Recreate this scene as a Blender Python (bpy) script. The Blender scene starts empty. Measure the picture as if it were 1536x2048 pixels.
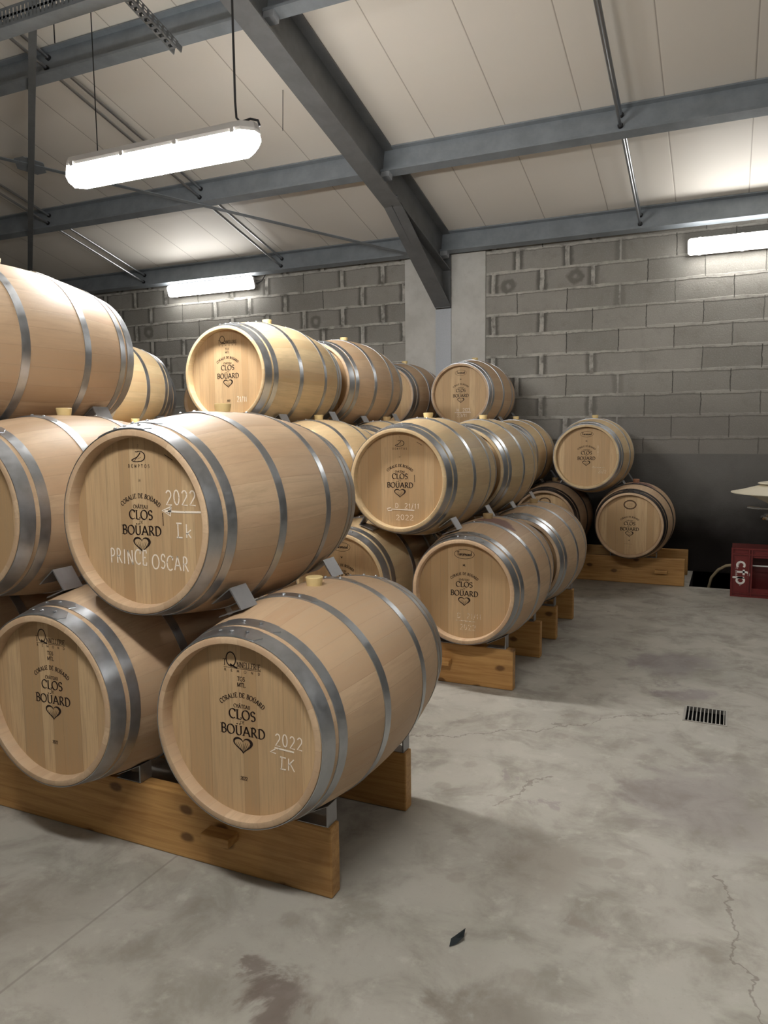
import bpy, bmesh, math, random
from mathutils import Vector, Matrix
random.seed(7)
PI = math.pi
S = bpy.context.scene
COL = S.collection

# ------------------------------------------------------------------ camera
CAM_H, YAW, PITCH, ROLL, FPX = 1.427, math.radians(24.67), math.radians(-6.21), math.radians(-0.58), 1507.0
cd = bpy.data.cameras.new('camera'); cam = bpy.data.objects.new('camera', cd); COL.objects.link(cam)
cd.sensor_fit = 'VERTICAL'; cd.sensor_height = 36.0; cd.lens = FPX / 2048.0 * 36.0; cd.clip_start = 0.02
_cy, _sy = math.cos(YAW), math.sin(YAW)
_F = Vector((-_sy * math.cos(PITCH), _cy * math.cos(PITCH), math.sin(PITCH)))
_R = Vector((_cy, _sy, 0)); _U = _R.cross(_F)
_c, _s = math.cos(ROLL), math.sin(ROLL)
_R2 = _R * _c + _U * _s; _U2 = _U * _c - _R * _s
cam.matrix_world = Matrix(((_R2.x, _U2.x, -_F.x, 0), (_R2.y, _U2.y, -_F.y, 0), (_R2.z, _U2.z, -_F.z, CAM_H), (0, 0, 0, 1)))
S.camera = cam

# ------------------------------------------------------------------ world, exposure, lamp levels
w = bpy.data.worlds.new('world'); S.world = w; w.use_nodes = True
w.node_tree.nodes['Background'].inputs[0].default_value = (0.8, 0.85, 0.9, 1)
w.node_tree.nodes['Background'].inputs[1].default_value = 0.02
S.view_settings.view_transform = 'Standard'; S.view_settings.look = 'None'
S.view_settings.gamma = 1.0; S.view_settings.exposure = 2.9; S.view_settings.use_curve_mapping = False
LAMP_COLOR = (1.0, 0.98, 0.94)
LAMP_NEAR, LAMP_WALL, LAMP_WALL_RIGHT, LAMP_BACK, LAMP_SIDE, LAMP_FILL = 18.5, 3.0, 3.6, 12.5, 6.5, 2.0
S.cycles.max_bounces = 8; S.cycles.diffuse_bounces = 5

# ------------------------------------------------------------------ node helpers
class NT:
    def __init__(s, name):
        s.m = bpy.data.materials.new(name); s.m.use_nodes = True
        s.t = s.m.node_tree; s.b = s.t.nodes['Principled BSDF']
    def n(s, ty, **k):
        nd = s.t.nodes.new(ty)
        for a, v in k.items(): setattr(nd, a, v)
        return nd
    def put(s, sock, v):
        if isinstance(v, bpy.types.NodeSocket): s.t.links.new(v, sock)
        elif isinstance(v, (tuple, list)) and sock.type == 'RGBA' and len(v) == 3: sock.default_value = (*v, 1)
        else: sock.default_value = v
    def f(s, op, a, b=0.0, c=0.0, clamp=False):
        nd = s.n('ShaderNodeMath', operation=op, use_clamp=clamp)
        for i, v in enumerate((a, b, c)):
            s.put(nd.inputs[i], v)
        return nd.outputs[0]
    def ss(s, x, lo, hi):
        nd = s.n('ShaderNodeMapRange', interpolation_type='SMOOTHSTEP'); s.put(nd.inputs[0], x)
        s.put(nd.inputs[1], lo); s.put(nd.inputs[2], hi); return nd.outputs[0]
    def mr(s, x, lo, hi, a, b):
        nd = s.n('ShaderNodeMapRange'); s.put(nd.inputs[0], x)
        for i, v in enumerate((lo, hi, a, b)): s.put(nd.inputs[i + 1], v)
        return nd.outputs[0]
    def mix(s, fac, a, b, bt='MIX'):
        nd = s.n('ShaderNodeMix', data_type='RGBA', blend_type=bt)
        s.put(nd.inputs[0], fac); s.put(nd.inputs[6], a); s.put(nd.inputs[7], b); return nd.outputs[2]
    def obj(s):
        return s.n('ShaderNodeTexCoord').outputs['Object']
    def xyz(s, v):
        nd = s.n('ShaderNodeSeparateXYZ'); s.put(nd.inputs[0], v); return nd.outputs
    def vec(s, x, y, z):
        nd = s.n('ShaderNodeCombineXYZ')
        for i, v in enumerate((x, y, z)): s.put(nd.inputs[i], v)
        return nd.outputs[0]
    def scale(s, v, k):
        nd = s.n('ShaderNodeVectorMath', operation='MULTIPLY'); s.put(nd.inputs[0], v); nd.inputs[1].default_value = k; return nd.outputs[0]
    def add(s, v, k):
        nd = s.n('ShaderNodeVectorMath', operation='ADD'); s.put(nd.inputs[0], v); s.put(nd.inputs[1], k); return nd.outputs[0]
    def noise(s, v, sc, det=4.0, ro=0.55, dist=0.0):
        nd = s.n('ShaderNodeTexNoise'); s.put(nd.inputs['Vector'], v); nd.inputs['Scale'].default_value = sc
        nd.inputs['Detail'].default_value = det; nd.inputs['Roughness'].default_value = ro; nd.inputs['Distortion'].default_value = dist
        return nd.outputs[0]
    def white(s, x):
        nd = s.n('ShaderNodeTexWhiteNoise', noise_dimensions='1D'); s.put(nd.inputs['W'], x); return nd.outputs[0]
    def rnd(s): return s.n('ShaderNodeObjectInfo').outputs['Random']
    def bump(s, h, st=0.3, d=0.01):
        nd = s.n('ShaderNodeBump'); s.put(nd.inputs['Height'], h); nd.inputs['Strength'].default_value = st
        nd.inputs['Distance'].default_value = d; s.t.links.new(nd.outputs[0], s.b.inputs['Normal'])
    def base(s, c): s.put(s.b.inputs['Base Color'], c)
    def set(s, rough=0.5, metal=0.0, spec=0.5):
        s.put(s.b.inputs['Roughness'], rough); s.put(s.b.inputs['Metallic'], metal)
        s.b.inputs['Specular IOR Level'].default_value = spec; return s.m
    def seg(s, px, py, ax, ay, bx, by):
        """distance from (px,py) to the segment a-b"""
        dx, dy = bx - ax, by - ay; L2 = dx * dx + dy * dy
        ux = s.f('SUBTRACT', px, ax); uy = s.f('SUBTRACT', py, ay)
        t = s.f('DIVIDE', s.f('ADD', s.f('MULTIPLY', ux, dx), s.f('MULTIPLY', uy, dy)), L2, clamp=True)
        ex = s.f('SUBTRACT', ux, s.f('MULTIPLY', t, dx)); ey = s.f('SUBTRACT', uy, s.f('MULTIPLY', t, dy))
        return s.f('SQRT', s.f('ADD', s.f('MULTIPLY', ex, ex), s.f('MULTIPLY', ey, ey)))

def plain(name, c, rough=0.5, metal=0.0, var=0.0, sc=20.0):
    m = NT(name)
    if var:
        n = m.noise(m.obj(), sc)
        m.base(m.mix(m.f('MULTIPLY', n, 1.0), tuple(x * (1 - var) for x in c), tuple(min(1, x * (1 + var)) for x in c)))
    else: m.base(c)
    return m.set(rough, metal)

# ------------------------------------------------------------------ materials
def wood_body(name, ca, cb, stain=0.0):
    m = NT(name); o = m.obj(); p = m.xyz(o); r = m.rnd()
    ang = m.f('ADD', m.f('DIVIDE', m.f('ARCTAN2', p[0], p[2]), 2 * PI), 0.5)
    st = m.f('ADD', m.f('MULTIPLY', ang, 29.0), m.f('MULTIPLY', r, 3.0))
    idx = m.f('FLOOR', st); fr = m.f('FRACT', st)
    v = m.white(m.f('ADD', idx, m.f('MULTIPLY', r, 91.0)))
    v2 = m.white(m.f('ADD', idx, m.f('MULTIPLY', r, 53.0)))
    ov = m.add(o, m.vec(m.f('MULTIPLY', v, 7.0), m.f('MULTIPLY', v2, 5.0), m.f('MULTIPLY', r, 9.0)))
    g = m.noise(m.scale(ov, (30, 1.6, 30)), 2.2, 6, 0.6, 0.4)
    g2 = m.noise(m.scale(ov, (6, 1.0, 6)), 1.5, 3)
    c = m.mix(v, tuple(x * 1.04 for x in ca), cb)
    c = m.mix(m.ss(g, 0.35, 0.75), c, tuple(x * 0.84 for x in ca))
    c = m.mix(m.f('MULTIPLY', m.ss(g2, 0.4, 0.8), 0.35), c, (0.42, 0.25, 0.15))
    hue = m.n('ShaderNodeHueSaturation'); m.put(hue.inputs['Value'], m.mr(r, 0, 1, 0.93, 1.07)); m.put(hue.inputs['Color'], c); c = hue.outputs[0]
    d = m.f('MINIMUM', fr, m.f('SUBTRACT', 1.0, fr))
    c = m.mix(m.f('MULTIPLY', m.ss(d, 0.03, 0.0), 0.14), c, (0.16, 0.10, 0.06))
    if stain:
        q = m.xyz(m.add(o, (-0.06, 0.05, -0.345)))
        rr = m.f('SQRT', m.f('ADD', m.f('MULTIPLY', q[0], q[0]), m.f('MULTIPLY', m.f('MULTIPLY', q[1], q[1]), 2.2)))
        rr = m.f('ADD', rr, m.mr(m.noise(m.scale(o, (1, 1, 1)), 9, 5), 0, 1, -0.13, 0.13))
        rr = m.f('ADD', rr, m.f('MULTIPLY', m.ss(p[2], 0.15, 0.0), 1.0))
        c = m.mix(m.f('MULTIPLY', m.ss(rr, 0.135, 0.09), stain), c, (0.16, 0.075, 0.075))
    m.base(c); m.bump(m.f('ADD', m.f('MULTIPLY', g, 0.4), m.f('MULTIPLY', m.ss(d, 0.0, 0.03), 0.4)), 0.15, 0.004)
    return m.set(0.52, 0, 0.3)

def wood_head(name, ca, cb, period=0.062):
    m = NT(name); o = m.obj(); p = m.xyz(o); r = m.rnd()
    xo = m.f('ADD', m.f('DIVIDE', p[0], period), m.f('MULTIPLY', r, 17.0))
    xo = m.f('ADD', xo, m.f('MULTIPLY', m.f('SINE', m.f('MULTIPLY', xo, 1.7)), 0.25))
    idx = m.f('FLOOR', xo); fr = m.f('FRACT', xo)
    v = m.white(m.f('ADD', idx, m.f('MULTIPLY', r, 31.0)))
    ov = m.add(o, m.vec(m.f('MULTIPLY', v, 3.0), 0.0, m.f('MULTIPLY', v, 6.0)))
    g = m.noise(m.scale(ov, (70, 8, 2.6)), 2.0, 6, 0.65, 0.5)
    g2 = m.noise(m.scale(ov, (9, 2, 0.8)), 2.0, 3)
    c = m.mix(v, ca, cb)
    c = m.mix(m.f('MULTIPLY', m.ss(g, 0.42, 0.70), 0.75), c, tuple(x * 0.66 for x in ca))
    c = m.mix(m.f('MULTIPLY', m.ss(g2, 0.45, 0.8), 0.3), c, (0.36, 0.21, 0.11))
    d = m.f('MINIMUM', fr, m.f('SUBTRACT', 1.0, fr))
    c = m.mix(m.f('MULTIPLY', m.ss(d, 0.02, 0.0), 0.45), c, (0.14, 0.08, 0.045))
    m.base(c); m.bump(g, 0.12, 0.003)
    return m.set(0.55, 0, 0.25)

def galvanized(name, c, rough=0.3, sc=1.0, metal=0.95):
    m = NT(name); o = m.obj(); r = m.rnd()
    n = m.noise(m.scale(o, (12 * sc, 12 * sc, 12 * sc)), 3, 5)
    n2 = m.noise(m.scale(o, (4, 160, 4)), 3, 3)
    m.base(m.mix(n, tuple(x * 0.75 for x in c), tuple(min(1, x * 1.12) for x in c)))
    m.bump(n2, 0.05, 0.001)
    return m.set(m.mr(n, 0.2, 0.8, rough - 0.06, rough + 0.14), metal)

def steel_paint(name, c, var=0.12):
    m = NT(name); o = m.obj()
    n = m.noise(o, 5, 6, 0.65); n2 = m.noise(o, 90, 3)
    c1 = m.mix(m.ss(n, 0.3, 0.7), tuple(x * (1 - var) for x in c), tuple(x * (1 + var) for x in c))
    m.base(c1); m.bump(n2, 0.08, 0.002)
    return m.set(0.45, 0.15)

M = {}
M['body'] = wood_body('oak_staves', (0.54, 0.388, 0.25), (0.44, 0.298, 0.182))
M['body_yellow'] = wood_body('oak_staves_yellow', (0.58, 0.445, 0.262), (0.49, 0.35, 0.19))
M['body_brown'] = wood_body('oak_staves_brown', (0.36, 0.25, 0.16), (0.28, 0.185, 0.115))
M['body_stain'] = wood_body('oak_staves_stained', (0.52, 0.37, 0.235), (0.43, 0.285, 0.175), 0.85)
M['head'] = wood_head('oak_head', (0.54, 0.38, 0.215), (0.38, 0.24, 0.12))
M['head_back'] = wood_head('oak_head_back', (0.47, 0.30, 0.16), (0.38, 0.22, 0.11))
M['hoop'] = galvanized('galvanized_hoop', (0.50, 0.52, 0.55), 0.32)
M['hoop_black'] = galvanized('dark_hoop', (0.045, 0.04, 0.04), 0.34, 1.0, 0.6)
M['chock'] = galvanized('galvanized_chock', (0.40, 0.40, 0.41), 0.45)
M['bung'] = plain('bung_silicone', (0.68, 0.53, 0.26), 0.45, 0, 0.06)
M['bung_red'] = plain('bung_reddish', (0.46, 0.22, 0.13), 0.5, 0, 0.06)
M['bung_tan'] = plain('bung_tan', (0.36, 0.25, 0.12), 0.5, 0, 0.06)
M['frame_steel'] = steel_paint('grey_blue_steel', (0.16, 0.17, 0.18))
M['purlin_steel'] = steel_paint('purlin_steel', (0.225, 0.25, 0.275))
M['rafter_steel'] = steel_paint('rafter_steel', (0.145, 0.15, 0.155))
M['galv_column'] = galvanized('spangled_galvanized', (0.42, 0.44, 0.47), 0.5, 3.0, 0.35)
M['rod'] = plain('tie_rod_steel', (0.40, 0.41, 0.43), 0.3, 0.9)
M['dark_nut'] = plain('dark_nut', (0.02, 0.02, 0.022), 0.5, 0.3)
M['black_cable'] = plain('black_cable', (0.02, 0.02, 0.022), 0.5)
M['housing'] = plain('lamp_housing', (0.52, 0.50, 0.48), 0.45)
M['chrome'] = plain('chrome', (0.75, 0.75, 0.76), 0.12, 1.0)
M['cream_plastic'] = plain('cream_plastic', (0.72, 0.66, 0.52), 0.4, 0, 0.05)
M['red_plastic'] = plain('red_crate_plastic', (0.125, 0.011, 0.010), 0.38, 0, 0.15)
M['white_print'] = plain('white_print', (0.72, 0.68, 0.64), 0.5)
M['leaf'] = plain('dark_leaf', (0.035, 0.045, 0.05), 0.6, 0, 0.3)
M['hose'] = plain('hose_rubber', (0.26, 0.21, 0.13), 0.5)
M['grate'] = galvanized('grate_steel', (0.42, 0.40, 0.37), 0.4)
M['sump'] = plain('dark_sump', (0.012, 0.011, 0.010), 0.8)

def mk_ink(name, c, lo, hi):
    m = NT(name); m.base(c); m.set(0.7, 0, 0.2)
    n = m.noise(m.obj(), 160, 4, 0.7)
    tr = m.n('ShaderNodeBsdfTransparent'); mx = m.n('ShaderNodeMixShader')
    m.put(mx.inputs[0], m.ss(n, lo, hi)); m.t.links.new(tr.outputs[0], mx.inputs[1]); m.t.links.new(m.b.outputs[0], mx.inputs[2])
    m.t.links.new(mx.outputs[0], m.t.nodes['Material Output'].inputs[0]); return m.m
M['ink'] = mk_ink('branded_ink', (0.018, 0.010, 0.008), 0.12, 0.3)
M['ink_faint'] = mk_ink('branded_ink_faint', (0.06, 0.03, 0.018), 0.27, 0.46)
M['chalk'] = mk_ink('chalk', (0.80, 0.71, 0.60), 0.26, 0.42)
M['chalk_faint'] = mk_ink('chalk_faint', (0.70, 0.60, 0.46), 0.38, 0.56)

def emis(name, strength):
    m = NT(name); m.base((0.8, 0.8, 0.8)); m.b.inputs['Emission Color'].default_value = (*LAMP_COLOR, 1)
    m.b.inputs['Emission Strength'].default_value = strength; return m.set(0.3)
M['lit_near'] = emis('lit_diffuser_hanging', LAMP_NEAR)
M['lit_wall'] = emis('lit_diffuser_wall', LAMP_WALL)
M['lit_wall_right'] = emis('lit_diffuser_wall_right', LAMP_WALL_RIGHT)
M['lit_fill'] = emis('lit_diffuser_fill', LAMP_FILL)  # glow of the two fill lamps added out of view
M['lit_back'] = emis('lit_diffuser_aisle', LAMP_BACK)
M['lit_side'] = emis('lit_diffuser_side', LAMP_SIDE)

def m_timber():
    m = NT('pine_timber'); o = m.obj(); p = m.xyz(o); r = m.rnd()
    ov = m.add(o, m.vec(m.f('MULTIPLY', r, 13.0), 0.0, m.f('MULTIPLY', r, 5.0)))
    g = m.noise(m.scale(ov, (1.2, 20, 26)), 2.2, 5, 0.6, 0.6)
    c = m.mix(m.ss(g, 0.3, 0.75), (0.50, 0.285, 0.10), (0.34, 0.165, 0.05))
    vo = m.n('ShaderNodeTexVoronoi', feature='F1', voronoi_dimensions='2D'); q = m.xyz(ov); m.put(vo.inputs['Vector'], m.vec(m.f('MULTIPLY', q[0], 0.6), q[2], 0.0)); vo.inputs['Scale'].default_value = 7.5
    kd = m.f('ADD', vo.outputs['Distance'], m.mr(m.noise(ov, 25, 3), 0, 1, -0.05, 0.05))
    on = m.f('GREATER_THAN', m.xyz(vo.outputs['Color'])[0], 0.52)
    k = m.f('MULTIPLY', m.ss(kd, 0.17, 0.07), on)
    c = m.mix(m.f('MULTIPLY', k, 0.8), c, (0.075, 0.03, 0.01))
    n2 = m.noise(ov, 3.0, 4)
    c = m.mix(m.f('MULTIPLY', m.ss(n2, 0.5, 0.75), 0.35), c, (0.14, 0.075, 0.035))
    m.base(c); m.bump(g, 0.15, 0.003); return m.set(0.5, 0, 0.35)
M['timber'] = m_timber()

def m_floor():
    m = NT('worn_concrete_floor'); o = m.obj(); p = m.xyz(o); x, y = p[0], p[1]
    n1 = m.noise(o, 0.9, 6, 0.6); n2 = m.noise(o, 4.5, 6, 0.65, 0.4); n3 = m.noise(o, 70, 4, 0.7); n4 = m.noise(o, 13, 5, 0.6)
    c = m.mix(m.ss(n1, 0.3, 0.7), (0.335, 0.318, 0.28), (0.42, 0.40, 0.352))
    c = m.mix(m.f('MULTIPLY', m.ss(n2, 0.42, 0.70), 0.75), c, (0.215, 0.195, 0.165))
    c = m.mix(m.f('MULTIPLY', m.ss(n4, 0.55, 0.72), 0.5), c, (0.47, 0.45, 0.40))
    c = m.mix(m.f('MULTIPLY', m.ss(n3, 0.55, 0.8), 0.25), c, (0.19, 0.165, 0.14))
    # damp drips
    vo = m.n('ShaderNodeTexVoronoi', voronoi_dimensions='2D'); m.put(vo.inputs['Vector'], o); vo.inputs['Scale'].default_value = 3.2
    sel = m.f('GREATER_THAN', m.xyz(vo.outputs['Color'])[1], 0.45)
    dd = m.f('ADD', vo.outputs['Distance'], m.mr(n4, 0, 1, -0.1, 0.1))
    c = m.mix(m.f('MULTIPLY', m.f('MULTIPLY', m.ss(dd, 0.13, 0.07), sel), 0.3), c, (0.20, 0.17, 0.14))
    # wine stains (x, y, radius, strength)
    wx = m.f('ADD', x, m.mr(n2, 0, 1, -0.35, 0.35)); wy = m.f('ADD', y, m.mr(n1, 0, 1, -0.4, 0.4))
    for sx, sy, sr, k, col in ((-0.28, 4.75, 0.34, 0.55, (0.155, 0.125, 0.14)), (-0.17, 4.30, 0.16, 0.5, (0.15, 0.115, 0.135)), (-0.06, 2.95, 0.34, 0.45, (0.20, 0.165, 0.17)),
                               (0.05, 3.3, 0.2, 0.3, (0.2, 0.17, 0.17)), (-0.45, 1.55, 0.22, 0.5, (0.16, 0.13, 0.105)), (-0.55, 2.3, 0.2, 0.35, (0.2, 0.16, 0.13)), (0.1, 1.6, 0.25, 0.3, (0.2, 0.17, 0.14)), (-0.62, 2.75, 0.05, 0.4, (0.2, 0.16, 0.17)), (-0.75, 2.95, 0.05, 0.4, (0.19, 0.15, 0.16)), (-0.3, 2.1, 0.06, 0.4, (0.19, 0.15, 0.13)), (-0.9, 2.75, 0.04, 0.4, (0.2, 0.17, 0.14)), (-1.9, 1.5, 0.25, 0.3, (0.2, 0.17, 0.145)),
                               (-0.95, 1.42, 0.12, 0.75, (0.12, 0.09, 0.075)), (-1.1, 1.45, 0.06, 0.7, (0.13, 0.10, 0.085)), (-0.75, 1.3, 0.2, 0.25, (0.2, 0.165, 0.14)), (-0.9, 5.6, 0.3, 0.35, (0.2, 0.18, 0.16))):
        ax = m.f('SUBTRACT', wx, sx); ay = m.f('SUBTRACT', wy, sy)
        d = m.f('SQRT', m.f('ADD', m.f('MULTIPLY', ax, ax), m.f('MULTIPLY', ay, ay)))
        c = m.mix(m.f('MULTIPLY', m.ss(d, sr, sr * 0.4), k), c, col)
    # saw-cut joint and cracks
    jx = m.f('ABSOLUTE', m.f('SUBTRACT', x, -1.655))
    c = m.mix(m.f('MULTIPLY', m.ss(jx, 0.006, 0.002), 0.45), c, (0.16, 0.14, 0.12))
    n5 = m.noise(o, 3.0, 5, 0.7); kx = m.f('ADD', x, m.mr(n5, 0, 1, -0.16, 0.16)); ky = m.f('ADD', y, m.mr(m.noise(m.add(o, (5, 3, 0)), 3.0, 5, 0.7), 0, 1, -0.16, 0.16))
    for a in ((-1.35, 3.12, -1.0, 3.3), (-1.0, 3.3, -0.66, 3.58), (-0.66, 3.58, -0.2, 3.95), (0.02, 2.5, 0.14, 1.8), (-0.85, 5.9, 0.2, 6.7), (-0.78, 2.65, -0.6, 3.0)):
        d = m.seg(kx, ky, *a)
        c = m.mix(m.f('MULTIPLY', m.ss(d, 0.007, 0.002), 0.55), c, (0.13, 0.11, 0.09))
    m.base(c); m.bump(m.f('ADD', m.f('MULTIPLY', n3, 0.3), n4), 0.2, 0.004)
    return m.set(m.mr(n2, 0.3, 0.7, 0.42, 0.62), 0, 0.35)
M['floor'] = m_floor()

def m_block(name):
    m = NT(name); o = m.obj(); p = m.xyz(o)
    n1 = m.noise(o, 1.3, 5, 0.6); n2 = m.noise(o, 7, 6, 0.65); n3 = m.noise(o, 75, 4, 0.7)
    wob = m.f('ADD', m.mr(m.noise(o, 4, 4), 0, 1, -0.016, 0.016), m.mr(m.noise(o, 28, 4, 0.7), 0, 1, -0.007, 0.007))
    u = p[0]; v = m.f('ADD', p[2], wob)
    rv = m.f('ADD', m.f('DIVIDE', m.f('SUBTRACT', v, 1.541), 0.2186), 20.0)
    row = m.f('FLOOR', rv); fv = m.f('FRACT', rv)
    par = m.f('MULTIPLY', m.f('MODULO', row, 2.0), 0.5)
    ru = m.f('ADD', m.f('ADD', m.f('DIVIDE', m.f('ADD', m.f('ADD', u, wob), 0.281), 0.52), par), 40.0)
    cu = m.f('FLOOR', ru); fu = m.f('FRACT', ru)
    dv = m.f('MULTIPLY', m.f('MINIMUM', fv, m.f('SUBTRACT', 1.0, fv)), 0.2186)
    du = m.f('MULTIPLY', m.f('MINIMUM', fu, m.f('SUBTRACT', 1.0, fu)), 0.52)
    rid = m.white(m.f('ADD', m.f('MULTIPLY', row, 17.3), cu))
    jid = m.white(m.f('ADD', m.f('MULTIPLY', row, 7.7), m.f('ROUND', ru)))
    c = m.mix(rid, (0.27, 0.26, 0.238), (0.36, 0.345, 0.315))
    c = m.mix(m.f('MULTIPLY', m.ss(n1, 0.35, 0.7), 0.5), c, (0.225, 0.21, 0.185))
    c = m.mix(m.f('MULTIPLY', m.ss(n2, 0.5, 0.75), 0.45), c, (0.19, 0.178, 0.158))
    c = m.mix(m.f('MULTIPLY', m.ss(n3, 0.5, 0.75), 0.5), c, (0.46, 0.445, 0.41))
    # dark damp smear beside some vertical joints
    left = m.ss(u, -0.6, -1.6)
    smear = m.f('MULTIPLY', m.ss(m.f('ADD', du, m.mr(n2, 0, 1, -0.03, 0.03)), 0.075, 0.035), m.f('MULTIPLY', left, m.f('GREATER_THAN', jid, 0.3)))
    c = m.mix(m.f('MULTIPLY', smear, 0.7), c, (0.075, 0.07, 0.062))
    # light mortar
    wv = m.mr(m.noise(o, 2.2, 3), 0.3, 0.7, 0.006, 0.018); wu = m.mr(left, 0, 1, 0.0, 0.022)
    mv = m.ss(m.f('SUBTRACT', dv, wv), 0.004, -0.002)
    mu = m.f('MULTIPLY', m.ss(m.f('SUBTRACT', du, wu), 0.004, -0.002), m.f('GREATER_THAN', jid, 0.3))
    mor = m.f('MAXIMUM', mv, mu)
    c = m.mix(m.f('MULTIPLY', m.f('MULTIPLY', mor, m.ss(n2, 0.32, 0.6)), m.mr(left, 0, 1, 0.55, 1.0)), c, (0.50, 0.48, 0.44))
    thin = m.f('MULTIPLY', m.ss(du, 0.006, 0.003), m.f('SUBTRACT', 1.0, mu))
    shade = m.f('MULTIPLY', m.ss(m.f('ABSOLUTE', m.f('SUBTRACT', m.f('MULTIPLY', m.f('SUBTRACT', 1.0, fv), 0.2186), m.f('ADD', wv, 0.006))), 0.008, 0.003), m.f('SUBTRACT', 1.0, mor))
    c = m.mix(m.f('MULTIPLY', thin, 0.8), c, (0.04, 0.038, 0.035))
    c = m.mix(m.f('MULTIPLY', shade, 0.35), c, (0.07, 0.066, 0.06))
    # round mould rings and drip streaks
    st = m.f('MULTIPLY', m.ss(m.noise(m.scale(o, (22, 1, 1.3)), 1.6, 4), 0.62, 0.75), m.ss(n1, 0.45, 0.65))
    c = m.mix(m.f('MULTIPLY', st, 0.4), c, (0.30, 0.285, 0.27))
    for hx, hz in ((-2.2, 2.93), (-1.5, 2.97), (-4.55, 2.72), (-7.1, 2.75), (-4.2, 1.95)):
        ax = m.f('SUBTRACT', u, hx); az = m.f('SUBTRACT', p[2], hz)
        d = m.f('ADD', m.f('SQRT', m.f('ADD', m.f('MULTIPLY', ax, ax), m.f('MULTIPLY', az, az))), m.mr(n2, 0, 1, -0.07, 0.07))
        c = m.mix(m.f('MULTIPLY', m.ss(m.f('ABSOLUTE', m.f('SUBTRACT', d, 0.05)), 0.045, 0.01), 0.6), c, (0.10, 0.092, 0.08))
    # lower courses darker with mould, bottom band rendered smooth and black with damp towards the pit
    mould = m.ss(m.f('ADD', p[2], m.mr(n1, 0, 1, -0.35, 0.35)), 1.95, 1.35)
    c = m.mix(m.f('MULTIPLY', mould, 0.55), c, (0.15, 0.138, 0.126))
    low = m.ss(p[2], 1.170, 1.160)
    cs = m.mix(n2, (0.135, 0.13, 0.122), (0.17, 0.164, 0.155))
    damp = m.ss(m.f('ADD', p[2], m.mr(n1, 0, 1, -0.25, 0.25)), 1.0, 0.32)
    cs = m.mix(m.f('MULTIPLY', damp, 0.95), cs, (0.010, 0.007, 0.006))
    c = m.mix(low, c, cs)
    m.base(c)
    h = m.f('ADD', m.f('MULTIPLY', m.f('SUBTRACT', mor, m.f('MULTIPLY', thin, 0.8)), m.f('SUBTRACT', 1.0, low)), m.f('ADD', m.f('MULTIPLY', n3, 0.5), m.f('MULTIPLY', n2, 0.4)))
    m.bump(h, 0.55, 0.012)
    return m.set(0.85, 0, 0.2)
M['block'] = m_block('concrete_block_wall')

def m_concrete():
    m = NT('cast_concrete'); o = m.obj()
    n = m.noise(o, 2.5, 6, 0.65); n2 = m.noise(o, 14, 5)
    c = m.mix(m.ss(n, 0.3, 0.7), (0.47, 0.46, 0.43), (0.60, 0.59, 0.56))
    c = m.mix(m.f('MULTIPLY', m.ss(n2, 0.6, 0.8), 0.3), c, (0.34, 0.33, 0.30))
    m.base(c); m.bump(n2, 0.15, 0.005); return m.set(0.75, 0, 0.2)
M['concrete'] = m_concrete()

def m_ceiling():
    m = NT('cream_roof_panel'); o = m.obj(); p = m.xyz(o)
    ru = m.f('DIVIDE', m.f('SUBTRACT', p[0], 0.07), 0.622); fr = m.f('FRACT', m.f('ADD', ru, 40.0))
    d = m.f('MULTIPLY', m.f('MINIMUM', fr, m.f('SUBTRACT', 1.0, fr)), 0.622)
    n = m.noise(o, 0.8, 4); n2 = m.noise(o, 160, 3)
    c = m.mix(n, (0.72, 0.68, 0.62), (0.77, 0.73, 0.67))
    c = m.mix(m.f('MULTIPLY', m.ss(d, 0.006, 0.002), 0.7), c, (0.30, 0.26, 0.22))
    m.base(c); m.bump(m.f('ADD', m.ss(d, 0.0, 0.012), m.f('MULTIPLY', n2, 0.06)), 0.3, 0.006); return m.set(0.55, 0, 0.3)
M['ceiling'] = m_ceiling()
M['rough_wall'] = plain('grey_render', (0.20, 0.195, 0.18), 0.85, 0, 0.2, 3)

# ------------------------------------------------------------------ mesh helpers
def obj(name, bm, mats, parent=None, smooth=False, sharp=35):
    me = bpy.data.meshes.new(name); bm.normal_update(); bm.to_mesh(me); bm.free()
    for mm in (mats if isinstance(mats, (list, tuple)) else [mats]): me.materials.append(mm)
    if smooth:
        for f in me.polygons: f.use_smooth = True
        me.set_sharp_from_angle(angle=math.radians(sharp))
    return link(name, me, parent)
def link(name, me, parent=None):
    o = bpy.data.objects.new(name, me); COL.objects.link(o); o.parent = parent; return o
def tag(o, label, cat, group=None, kind=None):
    if label: o['label'] = label
    if cat: o['category'] = cat
    if group: o['group'] = group
    if kind: o['kind'] = kind
    return o
def thing(name, label, cat, loc=(0, 0, 0), rot=(0, 0, 0), group=None):
    o = bpy.data.objects.new(name, None); COL.objects.link(o); o.location = loc; o.rotation_euler = rot
    o.empty_display_size = 0.05
    return tag(o, label, cat, group)
def box(bm, x0, x1, y0, y1, z0, z1, mat=0, bev=0.0, M4=None):
    vs = [bm.verts.new((x, y, z)) for x in (x0, x1) for y in (y0, y1) for z in (z0, z1)]
    fs = [bm.faces.new([vs[i] for i in q]) for q in ((0, 1, 3, 2), (4, 6, 7, 5), (0, 4, 5, 1), (2, 3, 7, 6), (0, 2, 6, 4), (1, 5, 7, 3))]
    for f in fs: f.material_index = mat
    if bev: bmesh.ops.bevel(bm, geom=list({e for f in fs for e in f.edges}), offset=bev, segments=2, affect='EDGES', profile=0.6)
    return fs
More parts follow.
